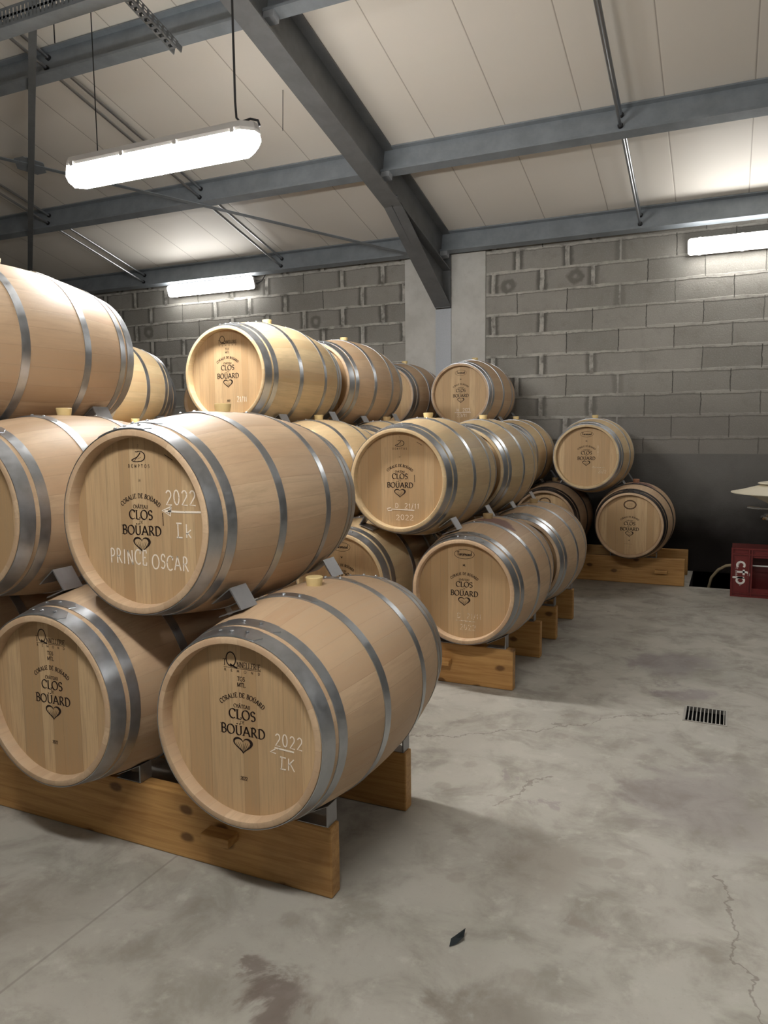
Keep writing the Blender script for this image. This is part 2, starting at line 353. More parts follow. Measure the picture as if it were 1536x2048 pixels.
def prism(bm, pts, a, b, axis='x', mat=0):
    """extrude a closed outline along an axis; pts are the two other coordinates in order"""
    def P(u, v, t): return {'x': (t, u, v), 'y': (u, t, v), 'z': (u, v, t)}[axis]
    A = [bm.verts.new(P(u, v, a)) for u, v in pts]; B = [bm.verts.new(P(u, v, b)) for u, v in pts]
    n = len(pts); fs = [bm.faces.new(A), bm.faces.new(B[::-1])]
    for i in range(n): fs.append(bm.faces.new((A[i], B[i], B[(i + 1) % n], A[(i + 1) % n])))
    for f in fs: f.material_index = mat
    bmesh.ops.recalc_face_normals(bm, faces=fs); return fs
def tube(bm, pts, r, seg=8, mat=0):
    pts = [Vector(p) for p in pts]; rings = []
    for i, p in enumerate(pts):
        d = (pts[min(i + 1, len(pts) - 1)] - pts[max(i - 1, 0)]).normalized()
        a = d.orthogonal().normalized() if i == 0 else (a - d * a.dot(d)).normalized()
        b = d.cross(a)
        rings.append([bm.verts.new(p + (a * math.cos(t) + b * math.sin(t)) * r) for t in [2 * PI * k / seg for k in range(seg)]])
    fs = []
    for A, B in zip(rings, rings[1:]):
        for k in range(seg): fs.append(bm.faces.new((A[k], A[(k + 1) % seg], B[(k + 1) % seg], B[k])))
    fs += [bm.faces.new(rings[0][::-1]), bm.faces.new(rings[-1])]
    for f in fs: f.material_index = mat
    return fs
def lathe(bm, prof, seg=64, axis='z', closed=False, mat=0):
    """prof: list of (r, h)"""
    def P(r, h, t):
        c, s_ = r * math.cos(t), r * math.sin(t)
        return (c, s_, h) if axis == 'z' else (c, h, s_)
    rings = []
    for r, h in prof:
        rings.append([bm.verts.new(P(r, h, 2 * PI * k / seg)) for k in range(seg)] if r > 1e-6 else [bm.verts.new(P(0, h, 0))])
    n = len(rings); fs = []
    for i in range(n if closed else n - 1):
        A, B = rings[i], rings[(i + 1) % n]
        for k in range(seg):
            k2 = (k + 1) % seg
            if len(A) == 1: fs.append(bm.faces.new((A[0], B[k2], B[k])))
            elif len(B) == 1: fs.append(bm.faces.new((A[k], A[k2], B[0])))
            else: fs.append(bm.faces.new((A[k], A[k2], B[k2], B[k])))
    for f in fs: f.material_index = mat
    bmesh.ops.recalc_face_normals(bm, faces=fs)
    return fs

# ------------------------------------------------------------------ stroke lettering
def arc(cx, cy, rx, ry, a0, a1, n=14):
    return [(cx + rx * math.cos(math.radians(a0 + (a1 - a0) * i / n)), cy + ry * math.sin(math.radians(a0 + (a1 - a0) * i / n))) for i in range(n + 1)]
GL = {  # width, strokes, serif positions (x, y)
    'A': (0.78, [[(0.04, 0), (0.38, 1)], [(0.38, 1), (0.74, 0)], [(0.16, 0.34), (0.6, 0.34)]], [(0.04, 0), (0.74, 0)]),
    'B': (0.62, [[(0.14, 0), (0.14, 1)], [(0.14, 1)] + arc(0.3, 0.76, 0.22, 0.24, 90, -90, 8) + [(0.14, 0.52)], [(0.14, 0.52)] + arc(0.32, 0.26, 0.25, 0.26, 90, -90, 8) + [(0.14, 0)]], [(0.1, 0), (0.1, 1)]),
    'C': (0.72, [arc(0.42, 0.5, 0.37, 0.5, 48, 312, 18), [(0.67, 0.98), (0.67, 0.72)]], []),
    'D': (0.76, [[(0.14, 0), (0.14, 1)], [(0.14, 1)] + arc(0.28, 0.5, 0.42, 0.5, 90, -90, 12) + [(0.14, 0)]], [(0.1, 0), (0.1, 1)]),
    'E': (0.58, [[(0.14, 0), (0.14, 1)], [(0.14, 1), (0.52, 1), (0.52, 0.82)], [(0.14, 0.52), (0.44, 0.52)], [(0.14, 0), (0.54, 0), (0.54, 0.2)]], [(0.1, 0), (0.1, 1)]),
    'G': (0.78, [arc(0.42, 0.5, 0.37, 0.5, 50, 300, 16) + [(0.66, 0.1), (0.66, 0.42)], [(0.5, 0.42), (0.76, 0.42)]], []),
    'H': (0.8, [[(0.14, 0), (0.14, 1)], [(0.66, 0), (0.66, 1)], [(0.14, 0.52), (0.66, 0.52)]], [(0.14, 0), (0.14, 1), (0.66, 0), (0.66, 1)]),
    'I': (0.32, [[(0.16, 0), (0.16, 1)]], [(0.16, 0), (0.16, 1)]),
    'K': (0.7, [[(0.14, 0), (0.14, 1)], [(0.6, 1), (0.14, 0.45)], [(0.28, 0.6), (0.66, 0)]], [(0.14, 0), (0.14, 1)]),
    'L': (0.58, [[(0.14, 0), (0.14, 1)], [(0.14, 0), (0.54, 0), (0.54, 0.22)]], [(0.1, 0), (0.14, 1)]),
    'M': (0.92, [[(0.12, 0), (0.14, 1)], [(0.14, 1), (0.46, 0.08)], [(0.46, 0.08), (0.78, 1)], [(0.78, 1), (0.8, 0)]], [(0.12, 0), (0.8, 0)]),
    'N': (0.8, [[(0.14, 0), (0.14, 1)], [(0.14, 1), (0.66, 0)], [(0.66, 0), (0.66, 1)]], [(0.14, 0), (0.1, 1), (0.66, 1)]),
    'O': (0.84, [arc(0.42, 0.5, 0.38, 0.5, 90, 450, 24)], []),
    'P': (0.6, [[(0.14, 0), (0.14, 1)], [(0.14, 1)] + arc(0.28, 0.74, 0.26, 0.26, 90, -90, 8) + [(0.14, 0.48)]], [(0.14, 0), (0.1, 1)]),
    'Q': (0.84, [arc(0.42, 0.5, 0.38, 0.5, 90, 450, 24), [(0.34, 0.22), (0.8, -0.12)]], []),
    'R': (0.7, [[(0.14, 0), (0.14, 1)], [(0.14, 1)] + arc(0.28, 0.74, 0.24, 0.26, 90, -90, 8) + [(0.14, 0.48)], [(0.3, 0.48), (0.66, 0)]], [(0.14, 0), (0.1, 1)]),
    'S': (0.58, [[(0.5, 0.8)] + arc(0.29, 0.75, 0.2, 0.25, 40, 250, 10) + arc(0.29, 0.26, 0.22, 0.26, 70, -140, 10)], []),
    'T': (0.68, [[(0.34, 0), (0.34, 1)], [(0.04, 0.84), (0.04, 1), (0.64, 1), (0.64, 0.84)]], [(0.34, 0)]),
    'U': (0.78, [[(0.14, 1), (0.14, 0.3)] + arc(0.39, 0.3, 0.25, 0.3, 180, 360, 10) + [(0.64, 1)]], [(0.14, 1), (0.64, 1)]),
    'W': (1.0, [[(0.06, 1), (0.28, 0)], [(0.28, 0), (0.5, 0.8)], [(0.5, 0.8), (0.72, 0)], [(0.72, 0), (0.94, 1)]], [(0.06, 1), (0.94, 1)]),
    'a': (0.5, [arc(0.24, 0.24, 0.18, 0.24, 60, 330, 10), [(0.42, 0.5), (0.42, 0.0)]], []),
    'r': (0.36, [[(0.1, 0), (0.1, 0.5)], arc(0.24, 0.36, 0.13, 0.14, 160, 50, 5)], []),
    'n': (0.48, [[(0.08, 0), (0.08, 0.5)], arc(0.24, 0.3, 0.15, 0.2, 170, 0, 6) + [(0.39, 0)]], []),
    's': (0.38, [arc(0.18, 0.38, 0.12, 0.12, 50, 250, 6) + arc(0.18, 0.13, 0.13, 0.13, 70, -140, 6)], []),
    'u': (0.48, [[(0.08, 0.5), (0.08, 0.15)] + arc(0.23, 0.17, 0.15, 0.17, 190, 340, 6), [(0.39, 0.5), (0.39, 0)]], []),
    'd': (0.5, [arc(0.22, 0.24, 0.17, 0.24, 60, 330, 10), [(0.41, 1), (0.41, 0)]], []),
    '0': (0.6, [arc(0.29, 0.5, 0.23, 0.5, 90, 450, 18)], []),
    '1': (0.34, [[(0.06, 0.75), (0.2, 1), (0.2, 0)]], []),
    '2': (0.6, [arc(0.28, 0.72, 0.22, 0.28, 160, -30, 9) + [(0.06, 0.02), (0.56, 0.0)]], []),
    '3': (0.56, [arc(0.26, 0.75, 0.2, 0.25, 150, -80, 8) + arc(0.26, 0.25, 0.23, 0.26, 80, -150, 8)], []),
    '/': (0.4, [[(0.05, -0.1), (0.35, 1.05)]], []),
    'k': (0.55, [[(0.1, 0), (0.1, 1)], [(0.48, 0.6), (0.1, 0.28)], [(0.2, 0.36), (0.5, 0)]], []),
    'c': (0.6, [arc(0.32, 0.3, 0.24, 0.3, 50, 310, 12)], []), 'f': (0.45, [arc(0.36, 0.72, 0.18, 0.24, 60, 180, 6) + [(0.18, 0)], [(0.0, 0.55), (0.42, 0.55)]], []),
    'p': (0.62, [[(0.1, 0.6), (0.1, -0.4)], arc(0.32, 0.3, 0.22, 0.3, 180, -180, 16)], []),
    '.': (0.25, [[(0.1, 0.0), (0.1, 0.06)]], []), ' ': (0.4, [], []), '-': (0.4, [[(0.05, 0.45), (0.35, 0.45)]], []),
}
ACC = {'Ü': ('U', [[(0.25, 1.13), (0.25, 1.24)], [(0.53, 1.13), (0.53, 1.24)]]), 'Â': ('A', [[(0.22, 1.1), (0.38, 1.28), (0.54, 1.1)]])}
def glyph(ch):
    if ch in ACC:
        b, ex = ACC[ch]; w_, st, se = GL[b]; return w_, st + ex, se
    return GL.get(ch, GL[' '])
class Pen:
    """draws flat strokes in the XZ plane at depth y, facing -y"""
    def __init__(s, bm, y, mat): s.bm, s.y, s.mat = bm, y, mat
    def quad(s, pts):
        f = s.bm.faces.new([s.bm.verts.new((p[0], s.y, p[1])) for p in pts]); f.material_index = s.mat
        f.normal_update()
        if f.normal.y > 0: f.normal_flip()
    def stroke(s, pts, wfun):
        n = len(pts); L, R = [], []
        for i, (x, z) in enumerate(pts):
            a = pts[max(i - 1, 0)]; b = pts[min(i + 1, n - 1)]
            dx, dz = b[0] - a[0], b[1] - a[1]; l = math.hypot(dx, dz) or 1e-9; dx /= l; dz /= l
            hw = wfun(dx, dz, i / max(1, n - 1)) / 2
            L.append((x - dz * hw, z + dx * hw)); R.append((x + dz * hw, z - dx * hw))
        for i in range(n - 1): s.quad((L[i], L[i + 1], R[i + 1], R[i]))
    def text(s, txt, cx, cz, h, width=None, style='serif', path=None, track=0.0, ang=0.0, jit=0.0):
        thick, thin = {'serif': (0.145, 0.05), 'bold': (0.2, 0.08), 'sans': (0.11, 0.11), 'chalk': (0.10, 0.10), 'fat': (0.17, 0.17)}[style]
        ws = [glyph(c)[0] + track for c in txt]; tot = sum(ws) - track
        sx = (width / tot) if width else h
        x = -tot * sx / 2; rg = random.Random(txt)
        for c, w_ in zip(txt, ws):
            gw, st, se = glyph(c); jr = rg.uniform(-jit, jit); jz = rg.uniform(-jit, jit) * h
            mid = x + gw * sx / 2
            if path: px, pz, pa = path(mid)
            else: px, pz, pa = cx + mid * math.cos(ang), cz + mid * math.sin(ang), ang
            ca, sa = math.cos(pa + jr), math.sin(pa + jr)
            def T(q):
                u = (q[0] - gw / 2) * sx; v = (q[1] - 0.5) * h + jz
                return (px + u * ca - v * sa, pz + u * sa + v * ca)
            ph = math.radians(24 if style in ('serif', 'bold') else 0)
            def wf(dx, dz, t):
                lx, lz = dx * ca + dz * sa, -dx * sa + dz * ca
                k = abs(lz * math.cos(ph) - lx * math.sin(ph)) if style in ('serif', 'bold') else 1.0
                return h * (thin + (thick - thin) * k)
            for poly in st: s.stroke([T(q) for q in poly], wf)
            if style in ('serif', 'bold'):
                for (u, v) in se:
                    e = 0.022 if v < 0.5 else -0.022
                    s.stroke([T((u - 0.15, v + e)), T((u + 0.15, v + e))], lambda a, b, t: h * 0.05)
            x += w_ * sx
    def heart(s, cx, cz, w_, h, veins=7):
        def pt(t, k):
            a = 2 * PI * t
            x = 16 * math.sin(a) ** 3; z = 13 * math.cos(a) - 5 * math.cos(2 * a) - 2 * math.cos(3 * a) - math.cos(4 * a)
            return (cx + x / 32 * w_ * k, cz + (z + 2.5) / 29 * h * k)
        n = 56
        for i in range(n):
            t0, t1 = i / n, (i + 1) / n
            k0 = 0.78 + 0.06 * math.sin(t0 * 2 * PI * 3); k1 = 0.78 + 0.06 * math.sin(t1 * 2 * PI * 3)
            s.quad((pt(t0, 1), pt(t1, 1), pt(t1, k1), pt(t0, k0)))
        for i in range(veins):
            u = (i - (veins - 1) / 2) / ((veins - 1) / 2)
            a = (cx + u * 0.06 * w_, cz - 0.36 * h); b = (cx + u * 0.36 * w_, cz + (0.22 - 0.14 * abs(abs(u) - 0.5)) * h)
            s.stroke([a, ((a[0] + b[0]) / 2 + u * 0.02 * w_, (a[1] + b[1]) / 2), b], lambda dx, dz, t: w_ * (0.008 + 0.022 * t * (1 - t) * 2 + 0.006 * t))

# ------------------------------------------------------------------ setting
def roof_z(y): return 4.14 - 0.26 * (y - 5.6)
YW = 8.0; XL, XR, YF = -10.6, 5.6, -9.5; RIDGE = -1.0
def holes_floor():
    bm = bmesh.new()
    hs = [(-0.165, 0.032, 3.835, 4.05), (-0.295, 1.35, 7.205, YW)]
    xs = sorted({XL, XR} | {h[i] for h in hs for i in (0, 1)}); ys = sorted({YF, YW} | {h[i] for h in hs for i in (2, 3)})
    for x0, x1 in zip(xs, xs[1:]):
        for y0, y1 in zip(ys, ys[1:]):
            if any(x0 >= h[0] - 1e-6 and x1 <= h[1] + 1e-6 and y0 >= h[2] - 1e-6 and y1 <= h[3] + 1e-6 for h in hs): continue
            bm.faces.new([bm.verts.new(p) for p in ((x0, y0, 0), (x1, y0, 0), (x1, y1, 0), (x0, y1, 0))])
    for (x0, x1, y0, y1), dz in zip(hs, (0.3, 0.7)):
        a = [(x0, y0), (x1, y0), (x1, y1), (x0, y1)]
        for i in range(4):
            (ax, ay), (bx, by) = a[i], a[(i + 1) % 4]
            f = bm.faces.new([bm.verts.new(p) for p in ((ax, ay, 0), (bx, by, 0), (bx, by, -dz), (ax, ay, -dz))]); f.material_index = 1
        f = bm.faces.new([bm.verts.new((x, y, -dz)) for x, y in a]); f.material_index = 1
    bmesh.ops.remove_doubles(bm, verts=bm.verts, dist=1e-5); bmesh.ops.recalc_face_normals(bm, faces=bm.faces)
    return bm
tag(obj('floor', holes_floor(), [M['floor'], M['sump']]), 'stained grey concrete floor with cracks', 'floor', kind='structure')
bm = bmesh.new(); prism(bm, [(YW, roof_z(YW)), (RIDGE, roof_z(RIDGE)), (YF, roof_z(RIDGE) - 0.26 * (RIDGE - YF)), (YF, roof_z(RIDGE) - 0.26 * (RIDGE - YF) + 0.1), (RIDGE, roof_z(RIDGE) + 0.1), (YW, roof_z(YW) + 0.1)], XL, XR)
tag(obj('ceiling', bm, M['ceiling']), 'sloping cream insulated roof panels with seams', 'ceiling', kind='structure')
def wall(name, x0, x1, y0, y1, z0, z1, mat, label):
    bm = bmesh.new(); box(bm, x0, x1, y0, y1, z0, z1); return tag(obj(name, bm, mat), label, 'wall', kind='structure')
wall('wall_back', XL, XR, YW, YW + 0.2, -0.7, roof_z(YW) + 0.02, M['block'], 'grey concrete block back wall with a dark damp base')
def gable(name, x0, x1, label):
    bm = bmesh.new(); zf = roof_z(RIDGE) - 0.26 * (RIDGE - YF)
    prism(bm, [(YF, 0), (YW, 0), (YW, roof_z(YW)), (RIDGE, roof_z(RIDGE)), (YF, zf)], x0, x1)
    return tag(obj(name, bm, M['rough_wall']), label, 'wall', kind='structure')
gable('wall_left', XL - 0.2, XL, 'grey left end wall'); gable('wall_right', XR, XR + 0.2, 'grey right end wall')
wall('wall_front', XL, XR, YF - 0.2, YF, 0, roof_z(RIDGE) - 0.26 * (RIDGE - YF), M['rough_wall'], 'grey wall behind the viewpoint')
for k, (x0, x1, lb) in enumerate(((-3.375, -3.0065, 'left'), (-2.8265, -2.443, 'right'))):
    bm = bmesh.new(); box(bm, x0, x1, 7.972, YW, 0, 3.31)
    tag(obj('trim_%d' % (k + 1), bm, M['concrete']), 'pale cast concrete pilaster strip %s of the steel column' % lb, 'pilaster', kind='structure')

# ------------------------------------------------------------------ steel frame
RX = -2.9165; FW = 0.18
def rafter_bottom(y): return 3.744 - 0.257 * (y - 5.584)
def make_rafter(x, label, y_far=7.955):
    t = thing('roof_rafter', label, 'steel beam', (x, y_far, 0), group='rafters of the steel roof frame')
    yo = y_far
    def slab(bm, fa, fb, y0, y1, x0, x1):   # slab between two height functions
        prism(bm, [(y0 - yo, fa(y0)), (y1 - yo, fa(y1)), (y1 - yo, fb(y1)), (y0 - yo, fb(y0))], x0, x1)
    top = lambda y: roof_z(y) - 0.004
    bm = bmesh.new(); slab(bm, lambda y: rafter_bottom(y), lambda y: rafter_bottom(y) + 0.014, RIDGE, y_far, -FW / 2, FW / 2); obj('bottom_flange', bm, M['rafter_steel'], t)
    bm = bmesh.new(); slab(bm, lambda y: top(y) - 0.014, top, RIDGE, y_far, -FW / 2, FW / 2); obj('top_flange', bm, M['rafter_steel'], t)
    bm = bmesh.new(); slab(bm, lambda y: rafter_bottom(y) + 0.014, lambda y: top(y) - 0.014, RIDGE, y_far, -0.005, 0.005); obj('web', bm, M['rafter_steel'], t)
    y0, z0, y1, z1 = 6.54, 3.535, 7.955, 2.762
    hf = lambda y: z0 + (z1 - z0) * (y - y0) / (y1 - y0)
    bm = bmesh.new(); slab(bm, lambda y: hf(y) - 0.014, hf, y0 - 0.02, y1, -FW / 2, FW / 2); h = obj('haunch_flange', bm, M['rafter_steel'], t)
    bm = bmesh.new(); slab(bm, hf, lambda y: rafter_bottom(y), y0 + 0.05, y1, -0.005, 0.005); obj('haunch_web', bm, M['rafter_steel'], t)
    bm = bmesh.new(); box(bm, -FW / 2, FW / 2, -0.016, 0.0, 2.75, roof_z(7.955) - 0.03); obj('end_plate', bm, M['rafter_steel'], t)
    bm = bmesh.new(); box(bm, -FW / 2 + 0.004, FW / 2 - 0.004, y0 - 0.075 - yo, y0 - 0.012 - yo, 3.523, 3.531); tag(obj('splice_plate', bm, M['galv_column'], t), 'bright galvanized end of the haunch', None)
    return t
make_rafter(RX, 'dark grey steel rafter running down from the top edge to the steel column')
make_rafter(-9.05, 'far dark rafter beyond the leftmost top-layer barrel')
bm = bmesh.new(); box(bm, -FW / 2, FW / 2, -0.012, 0, 0, 2.74); box(bm, -0.006, 0.006, 0, 0.028, 0, 2.74)
c = tag(obj('steel_column', bm, M['galv_column']), 'galvanized steel column between two concrete pilaster strips', 'steel column'); c.location = (RX, 7.969, 0)

PY = {'eave': 7.93, 'mid': 6.435, 'high': 4.60}
SL = math.atan(0.26)
def make_purlin(key, x0, x1, label):
    y = PY[key]; t = thing('roof_purlin', label, 'steel beam', ((x0 + x1) / 2, y, roof_z(y) - 0.004), (-SL, 0, 0), 'horizontal purlins under the roof panels')
    h = (x1 - x0) / 2; H = 0.235
    if key == 'eave': H = 0.225
    fy = 0.05
    yb = fy if key != 'eave' else 0.035
    bm = bmesh.new(); box(bm, -h, h, -fy, yb, -0.012, 0); obj('top_flange', bm, M['purlin_steel'], t)
    bm = bmesh.new(); box(bm, -h, h, -0.004, 0.004, -H + 0.012, -0.012); obj('web', bm, M['purlin_steel'], t)
    bm = bmesh.new(); box(bm, -h, h, -fy, yb, -H, -H + 0.012); box(bm, -h, h, -fy, -fy + 0.006, -H + 0.012, -H + 0.022); obj('bottom_flange', bm, M['purlin_steel'], t)
    for sx, xe in ((1, -h), (-1, h)):
        if abs(((x0 + x1) / 2 + xe) - RX) < 0.2:
            bm = bmesh.new(); a, b = sorted((xe + sx * 0.086, xe + sx * 0.006)); box(bm, a + (0.0 if sx < 0 else 0), b, -0.045, 0.03, -H - 0.05, -H); obj('cleat', bm, M['galv_column'], t)
    return t
make_purlin('eave', RX + 0.006, 3.1, 'eave purlin right of the rafter, directly above the block wall')
make_purlin('mid', RX + 0.006, 3.1, 'middle purlin crossing the picture right of the rafter')
make_purlin('high', RX + 0.006, 3.1, 'uppermost visible purlin right of the rafter, cut by the top edge')
make_purlin('eave', -9.04, RX - 0.006, 'eave purlin left of the rafter, above the far wall lamp')
make_purlin('mid', -9.04, RX - 0.006, 'middle purlin left of the rafter, behind the hanging lamp')
make_purlin('high', -9.04, RX - 0.006, 'bluish upper purlin left of the rafter, above the hanging lamp')

def rod(x, ka, kb, off, label, x2=None):
    ya = PY[ka] if ka else 2.75; yb = PY[kb]; nrm = Vector((0, -math.sin(SL), -math.cos(SL)))
    A = Vector((x, ya + (0.006 if ka else 0), roof_z(ya))) + nrm * off; B = Vector((x, yb - 0.006, roof_z(yb))) + nrm * off
    t = thing('tie_rod', label, 'tie rod', B, group='tie rods between purlins')
    bm = bmesh.new(); tube(bm, [A - B, Vector((0, 0, 0))], 0.0125, 12); obj('rod_bar', bm, M['rod'], t, True)
    d = (B - A).normalized()
    bm = bmesh.new(); tube(bm, [-d * 0.018, -d * 0.001], 0.021, 12); tag(obj('nut', bm, M['dark_nut'], t, True), 'black nut and washer', None)
for x, col in ((-0.87, 'right of the rafter'), (-4.93, 'behind the hanging lamp'), (-7.03, 'at the far left')):
    for ka, kb, seg in ((None, 'high', 'above the bluish upper purlin'), ('high', 'mid', 'above the middle purlin'), ('mid', 'eave', 'above the eave purlin')):
        if ka is None and x != -4.93: continue
        for off, ul in ((0.075, 'upper'), (0.165, 'lower')):
            rod(x, ka, kb, off, '%s tie rod of the pair %s, %s' % (ul, seg, col))

# wind bracing in the roof plane
def brace_pt(x, y): return Vector((x, y, roof_z(y) - 0.27))
def flat_bar(bm, A, B, o, w_=0.05, th=0.006):
    d = (B - A).normalized(); n = Vector((0, math.sin(SL), math.cos(SL))); s_ = d.cross(n).normalized(); n = s_.cross(d)
    v = []
    for P in (A, B):
        for a, b in ((-1, -1), (1, -1), (1, 1), (-1, 1)): v.append(bm.verts.new(P - o + s_ * a * w_ / 2 + n * b * th / 2))
    for q in ((0, 1, 2, 3), (7, 6, 5, 4), (0, 4, 5, 1), (1, 5, 6, 2), (2, 6, 7, 3), (3, 7, 4, 0)): bm.faces.new([v[i] for i in q])
    bmesh.ops.recalc_face_normals(bm, faces=bm.faces)
O1 = brace_pt(-6.1, 5.365)
t = thing('roof_brace', 'thin flat steel brace slanting behind the hanging lamp down to the column head', 'brace', O1, group='crossed roof braces')
bm = bmesh.new(); flat_bar(bm, brace_pt(-3.02, 7.92), brace_pt(-8.95, 2.93), O1); obj('flat_bar', bm, M['purlin_steel'], t)
bm = bmesh.new()
pl = [(-0.17, 0), (-0.06, 0.13), (0.06, 0.13), (0.17, 0), (0.06, -0.13), (-0.06, -0.13)]
n_ = Vector((0, -0.26, 1)).normalized()
vs = [bm.verts.new(Vector((a, b, -0.26 * b)) + Vector((0, math.sin(SL), math.cos(SL))) * 0.005) for a, b in pl]; ws = [bm.verts.new(v.co + Vector((0, math.sin(SL), math.cos(SL))) * 0.006) for v in vs]
bm.faces.new(vs); bm.faces.new(ws[::-1])
for i in range(6): bm.faces.new((vs[i], ws[i], ws[(i + 1) % 6], vs[(i + 1) % 6]))
bmesh.ops.recalc_face_normals(bm, faces=bm.faces); obj('gusset_plate', bm, M['purlin_steel'], t)
t = thing('roof_brace', 'steel brace seen upright at far left, crossing the gusset plate', 'brace', O1 - Vector((0, 0.006, 0.02)), group='crossed roof braces')
bm = bmesh.new(); flat_bar(bm, brace_pt(-3.02, 2.83), brace_pt(-8.95, 7.74), O1, 0.055, 0.008); obj('flat_bar', bm, M['frame_steel'], t)

# cable trays
def tray(length, W_=0.11, Hh=0.11, slot=0.03, pitch=0.05, ladder=False):
    """perforated channel along +x, opening upwards"""
    bm = bmesh.new(); n = int(length / pitch)
    for s_ in (-1, 1):
        y = s_ * W_ / 2; e = Hh * 0.14
        box(bm, 0, length, y - 0.0015, y + 0.0015, 0, e); box(bm, 0, length, y - 0.0015, y + 0.0015, Hh * 0.43, Hh * 0.57); box(bm, 0, length, y - 0.0015, y + 0.0015, Hh - e, Hh)
        for k in range(n + 1):
            x = min(k * pitch, length - 0.005); box(bm, x, min(x + pitch - slot, length), y - 0.0015, y + 0.0015, e, Hh - e)
    if ladder:
        for k in range(n): box(bm, k * pitch, k * pitch + (pitch - slot) * 0.9, -W_ / 2, W_ / 2, -0.002, 0.0)
        for y in (-W_ / 2, W_ / 2 - 0.012): box(bm, 0, length, y, y + 0.012, -0.002, 0)
        for y in (-W_ / 2, W_ / 2): box(bm, -0.04, 0.0, y - 0.004, y + 0.004, -0.004, Hh * 0.8)
    else: box(bm, 0, length, -W_ / 2, W_ / 2, -0.002, 0.0)
    return bm
o = tag(obj('cable_tray', tray(3.6, 0.10, 0.10, 0.012, 0.03), M['purlin_steel']), 'bluish perforated cable tray crossing the top left corner', 'cable tray'); o.location = (-6.3, 3.30, 3.725)
o = tag(obj('cable_tray', tray(2.4, 0.06, 0.045, 0.026, 0.045, True), M['rafter_steel']), 'dark perforated cable tray ending in mid air above the lamp', 'cable tray')
o.location = (-3.4, 4.17, 3.90); o.rotation_euler = (0, -SL, 0); o.rotation_euler = Matrix(((0, 1, 0), (-1, 0, 0), (0, 0, 1))).to_euler()
o.matrix_world = Matrix.Translation((-3.385, 4.165, 3.905)) @ Matrix(((0, 1, 0, 0), (-math.cos(SL), 0, math.sin(SL), 0), (math.sin(SL), 0, math.cos(SL), 0), (0, 0, 0, 1)))

# ------------------------------------------------------------------ lamps
def ring_poly(L, W_, ch):
    h, k = L / 2, W_ / 2
    return [(-h + ch, -k), (h - ch, -k), (h, -k + ch * 0.9), (h, k - ch * 0.9), (h - ch, k), (-h + ch, k), (-h, k - ch * 0.9), (-h, -k + ch * 0.9)]
def loft(bm, secs):
    rings = [[bm.verts.new((x, y, z)) for x, y in ring_poly(L, W_, ch)] for L, W_, ch, z in secs]
    bm.faces.new(rings[0]); bm.faces.new(rings[-1][::-1])
    for A, B in zip(rings, rings[1:]):
        for i in range(8): bm.faces.new((A[i], B[i], B[(i + 1) % 8], A[(i + 1) % 8]))
    bmesh.ops.recalc_face_normals(bm, faces=bm.faces)
def make_lamp(loc, rot, lit, label, L=1.3, e=1.0, wall_type=False):
    t = thing('fluorescent_lamp', label, 'lamp', loc, rot, 'weatherproof fluorescent lamps')
    hs = [(L, 0.155, 0.055 * e, 0.0), (L, 0.155, 0.055 * e, 0.02), (L - 0.02, 0.13, 0.05 * e, 0.06)] if wall_type else [(L - 0.01, 0.148, 0.055, 0.013), (L - 0.01, 0.148, 0.055, 0.03), (L - 0.03, 0.125, 0.05, 0.062)]
    ds = [(L - 0.07, 0.09, 0.045 * e, -0.075), (L - 0.02, 0.135, 0.055 * e, -0.045), (L - 0.01, 0.148, 0.055 * e, -0.001)] if wall_type else [(L - 0.08, 0.085, 0.05, -0.085), (L - 0.02, 0.135, 0.06, -0.055), (L, 0.158, 0.06, -0.022), (L - 0.015, 0.146, 0.055, 0.012)]
    bm = bmesh.new(); loft(bm, hs); obj('housing', bm, M['housing'], t)
    bm = bmesh.new(); loft(bm, ds); obj('diffuser', bm, lit, t)
    for k in (-0.42, -0.14, 0.14, 0.42):
        for s_ in (-1, 1):
            bm = bmesh.new(); box(bm, k * L - 0.012, k * L + 0.012, s_ * 0.0785 - 0.0035, s_ * 0.0785 + 0.0035, -0.008 + (0 if wall_type else 0.012), 0.028); obj('clip', bm, M['housing'], t)
    return t
L1 = (-2.875, 3.37, 2.915)
make_lamp(L1, (0, 0, 0), M['lit_near'], 'long fluorescent lamp hanging from cable above the barrels')
make_lamp((-5.99, 7.905, 3.228), (math.radians(-72), 0, 0), M['lit_wall'], 'small-looking wall lamp over the far left barrels', e=0.35, wall_type=True)
make_lamp((0.215, 7.905, 3.118), (math.radians(-72), 0, 0), M['lit_wall_right'], 'wall lamp at the right frame edge above the block wall', e=0.35, wall_type=True)
make_lamp((-0.9, 0.4, 2.92), (0, 0, 0), M['lit_back'], 'hanging lamp above the aisle before the front rack')
make_lamp((2.9, 2.2, 2.95), (0, 0, 0), M['lit_side'], 'hanging lamp over the open floor to the right')
make_lamp((-3.4, -2.9, 3.1), (0, 0, 0), M['lit_fill'], 'added unseen fill lamp at left behind the viewpoint')  # this lamp and the next are added out of view to raise ambient light
make_lamp((2.9, -2.9, 3.1), (0, 0, 0), M['lit_fill'], 'added unseen fill lamp at right behind the viewpoint')
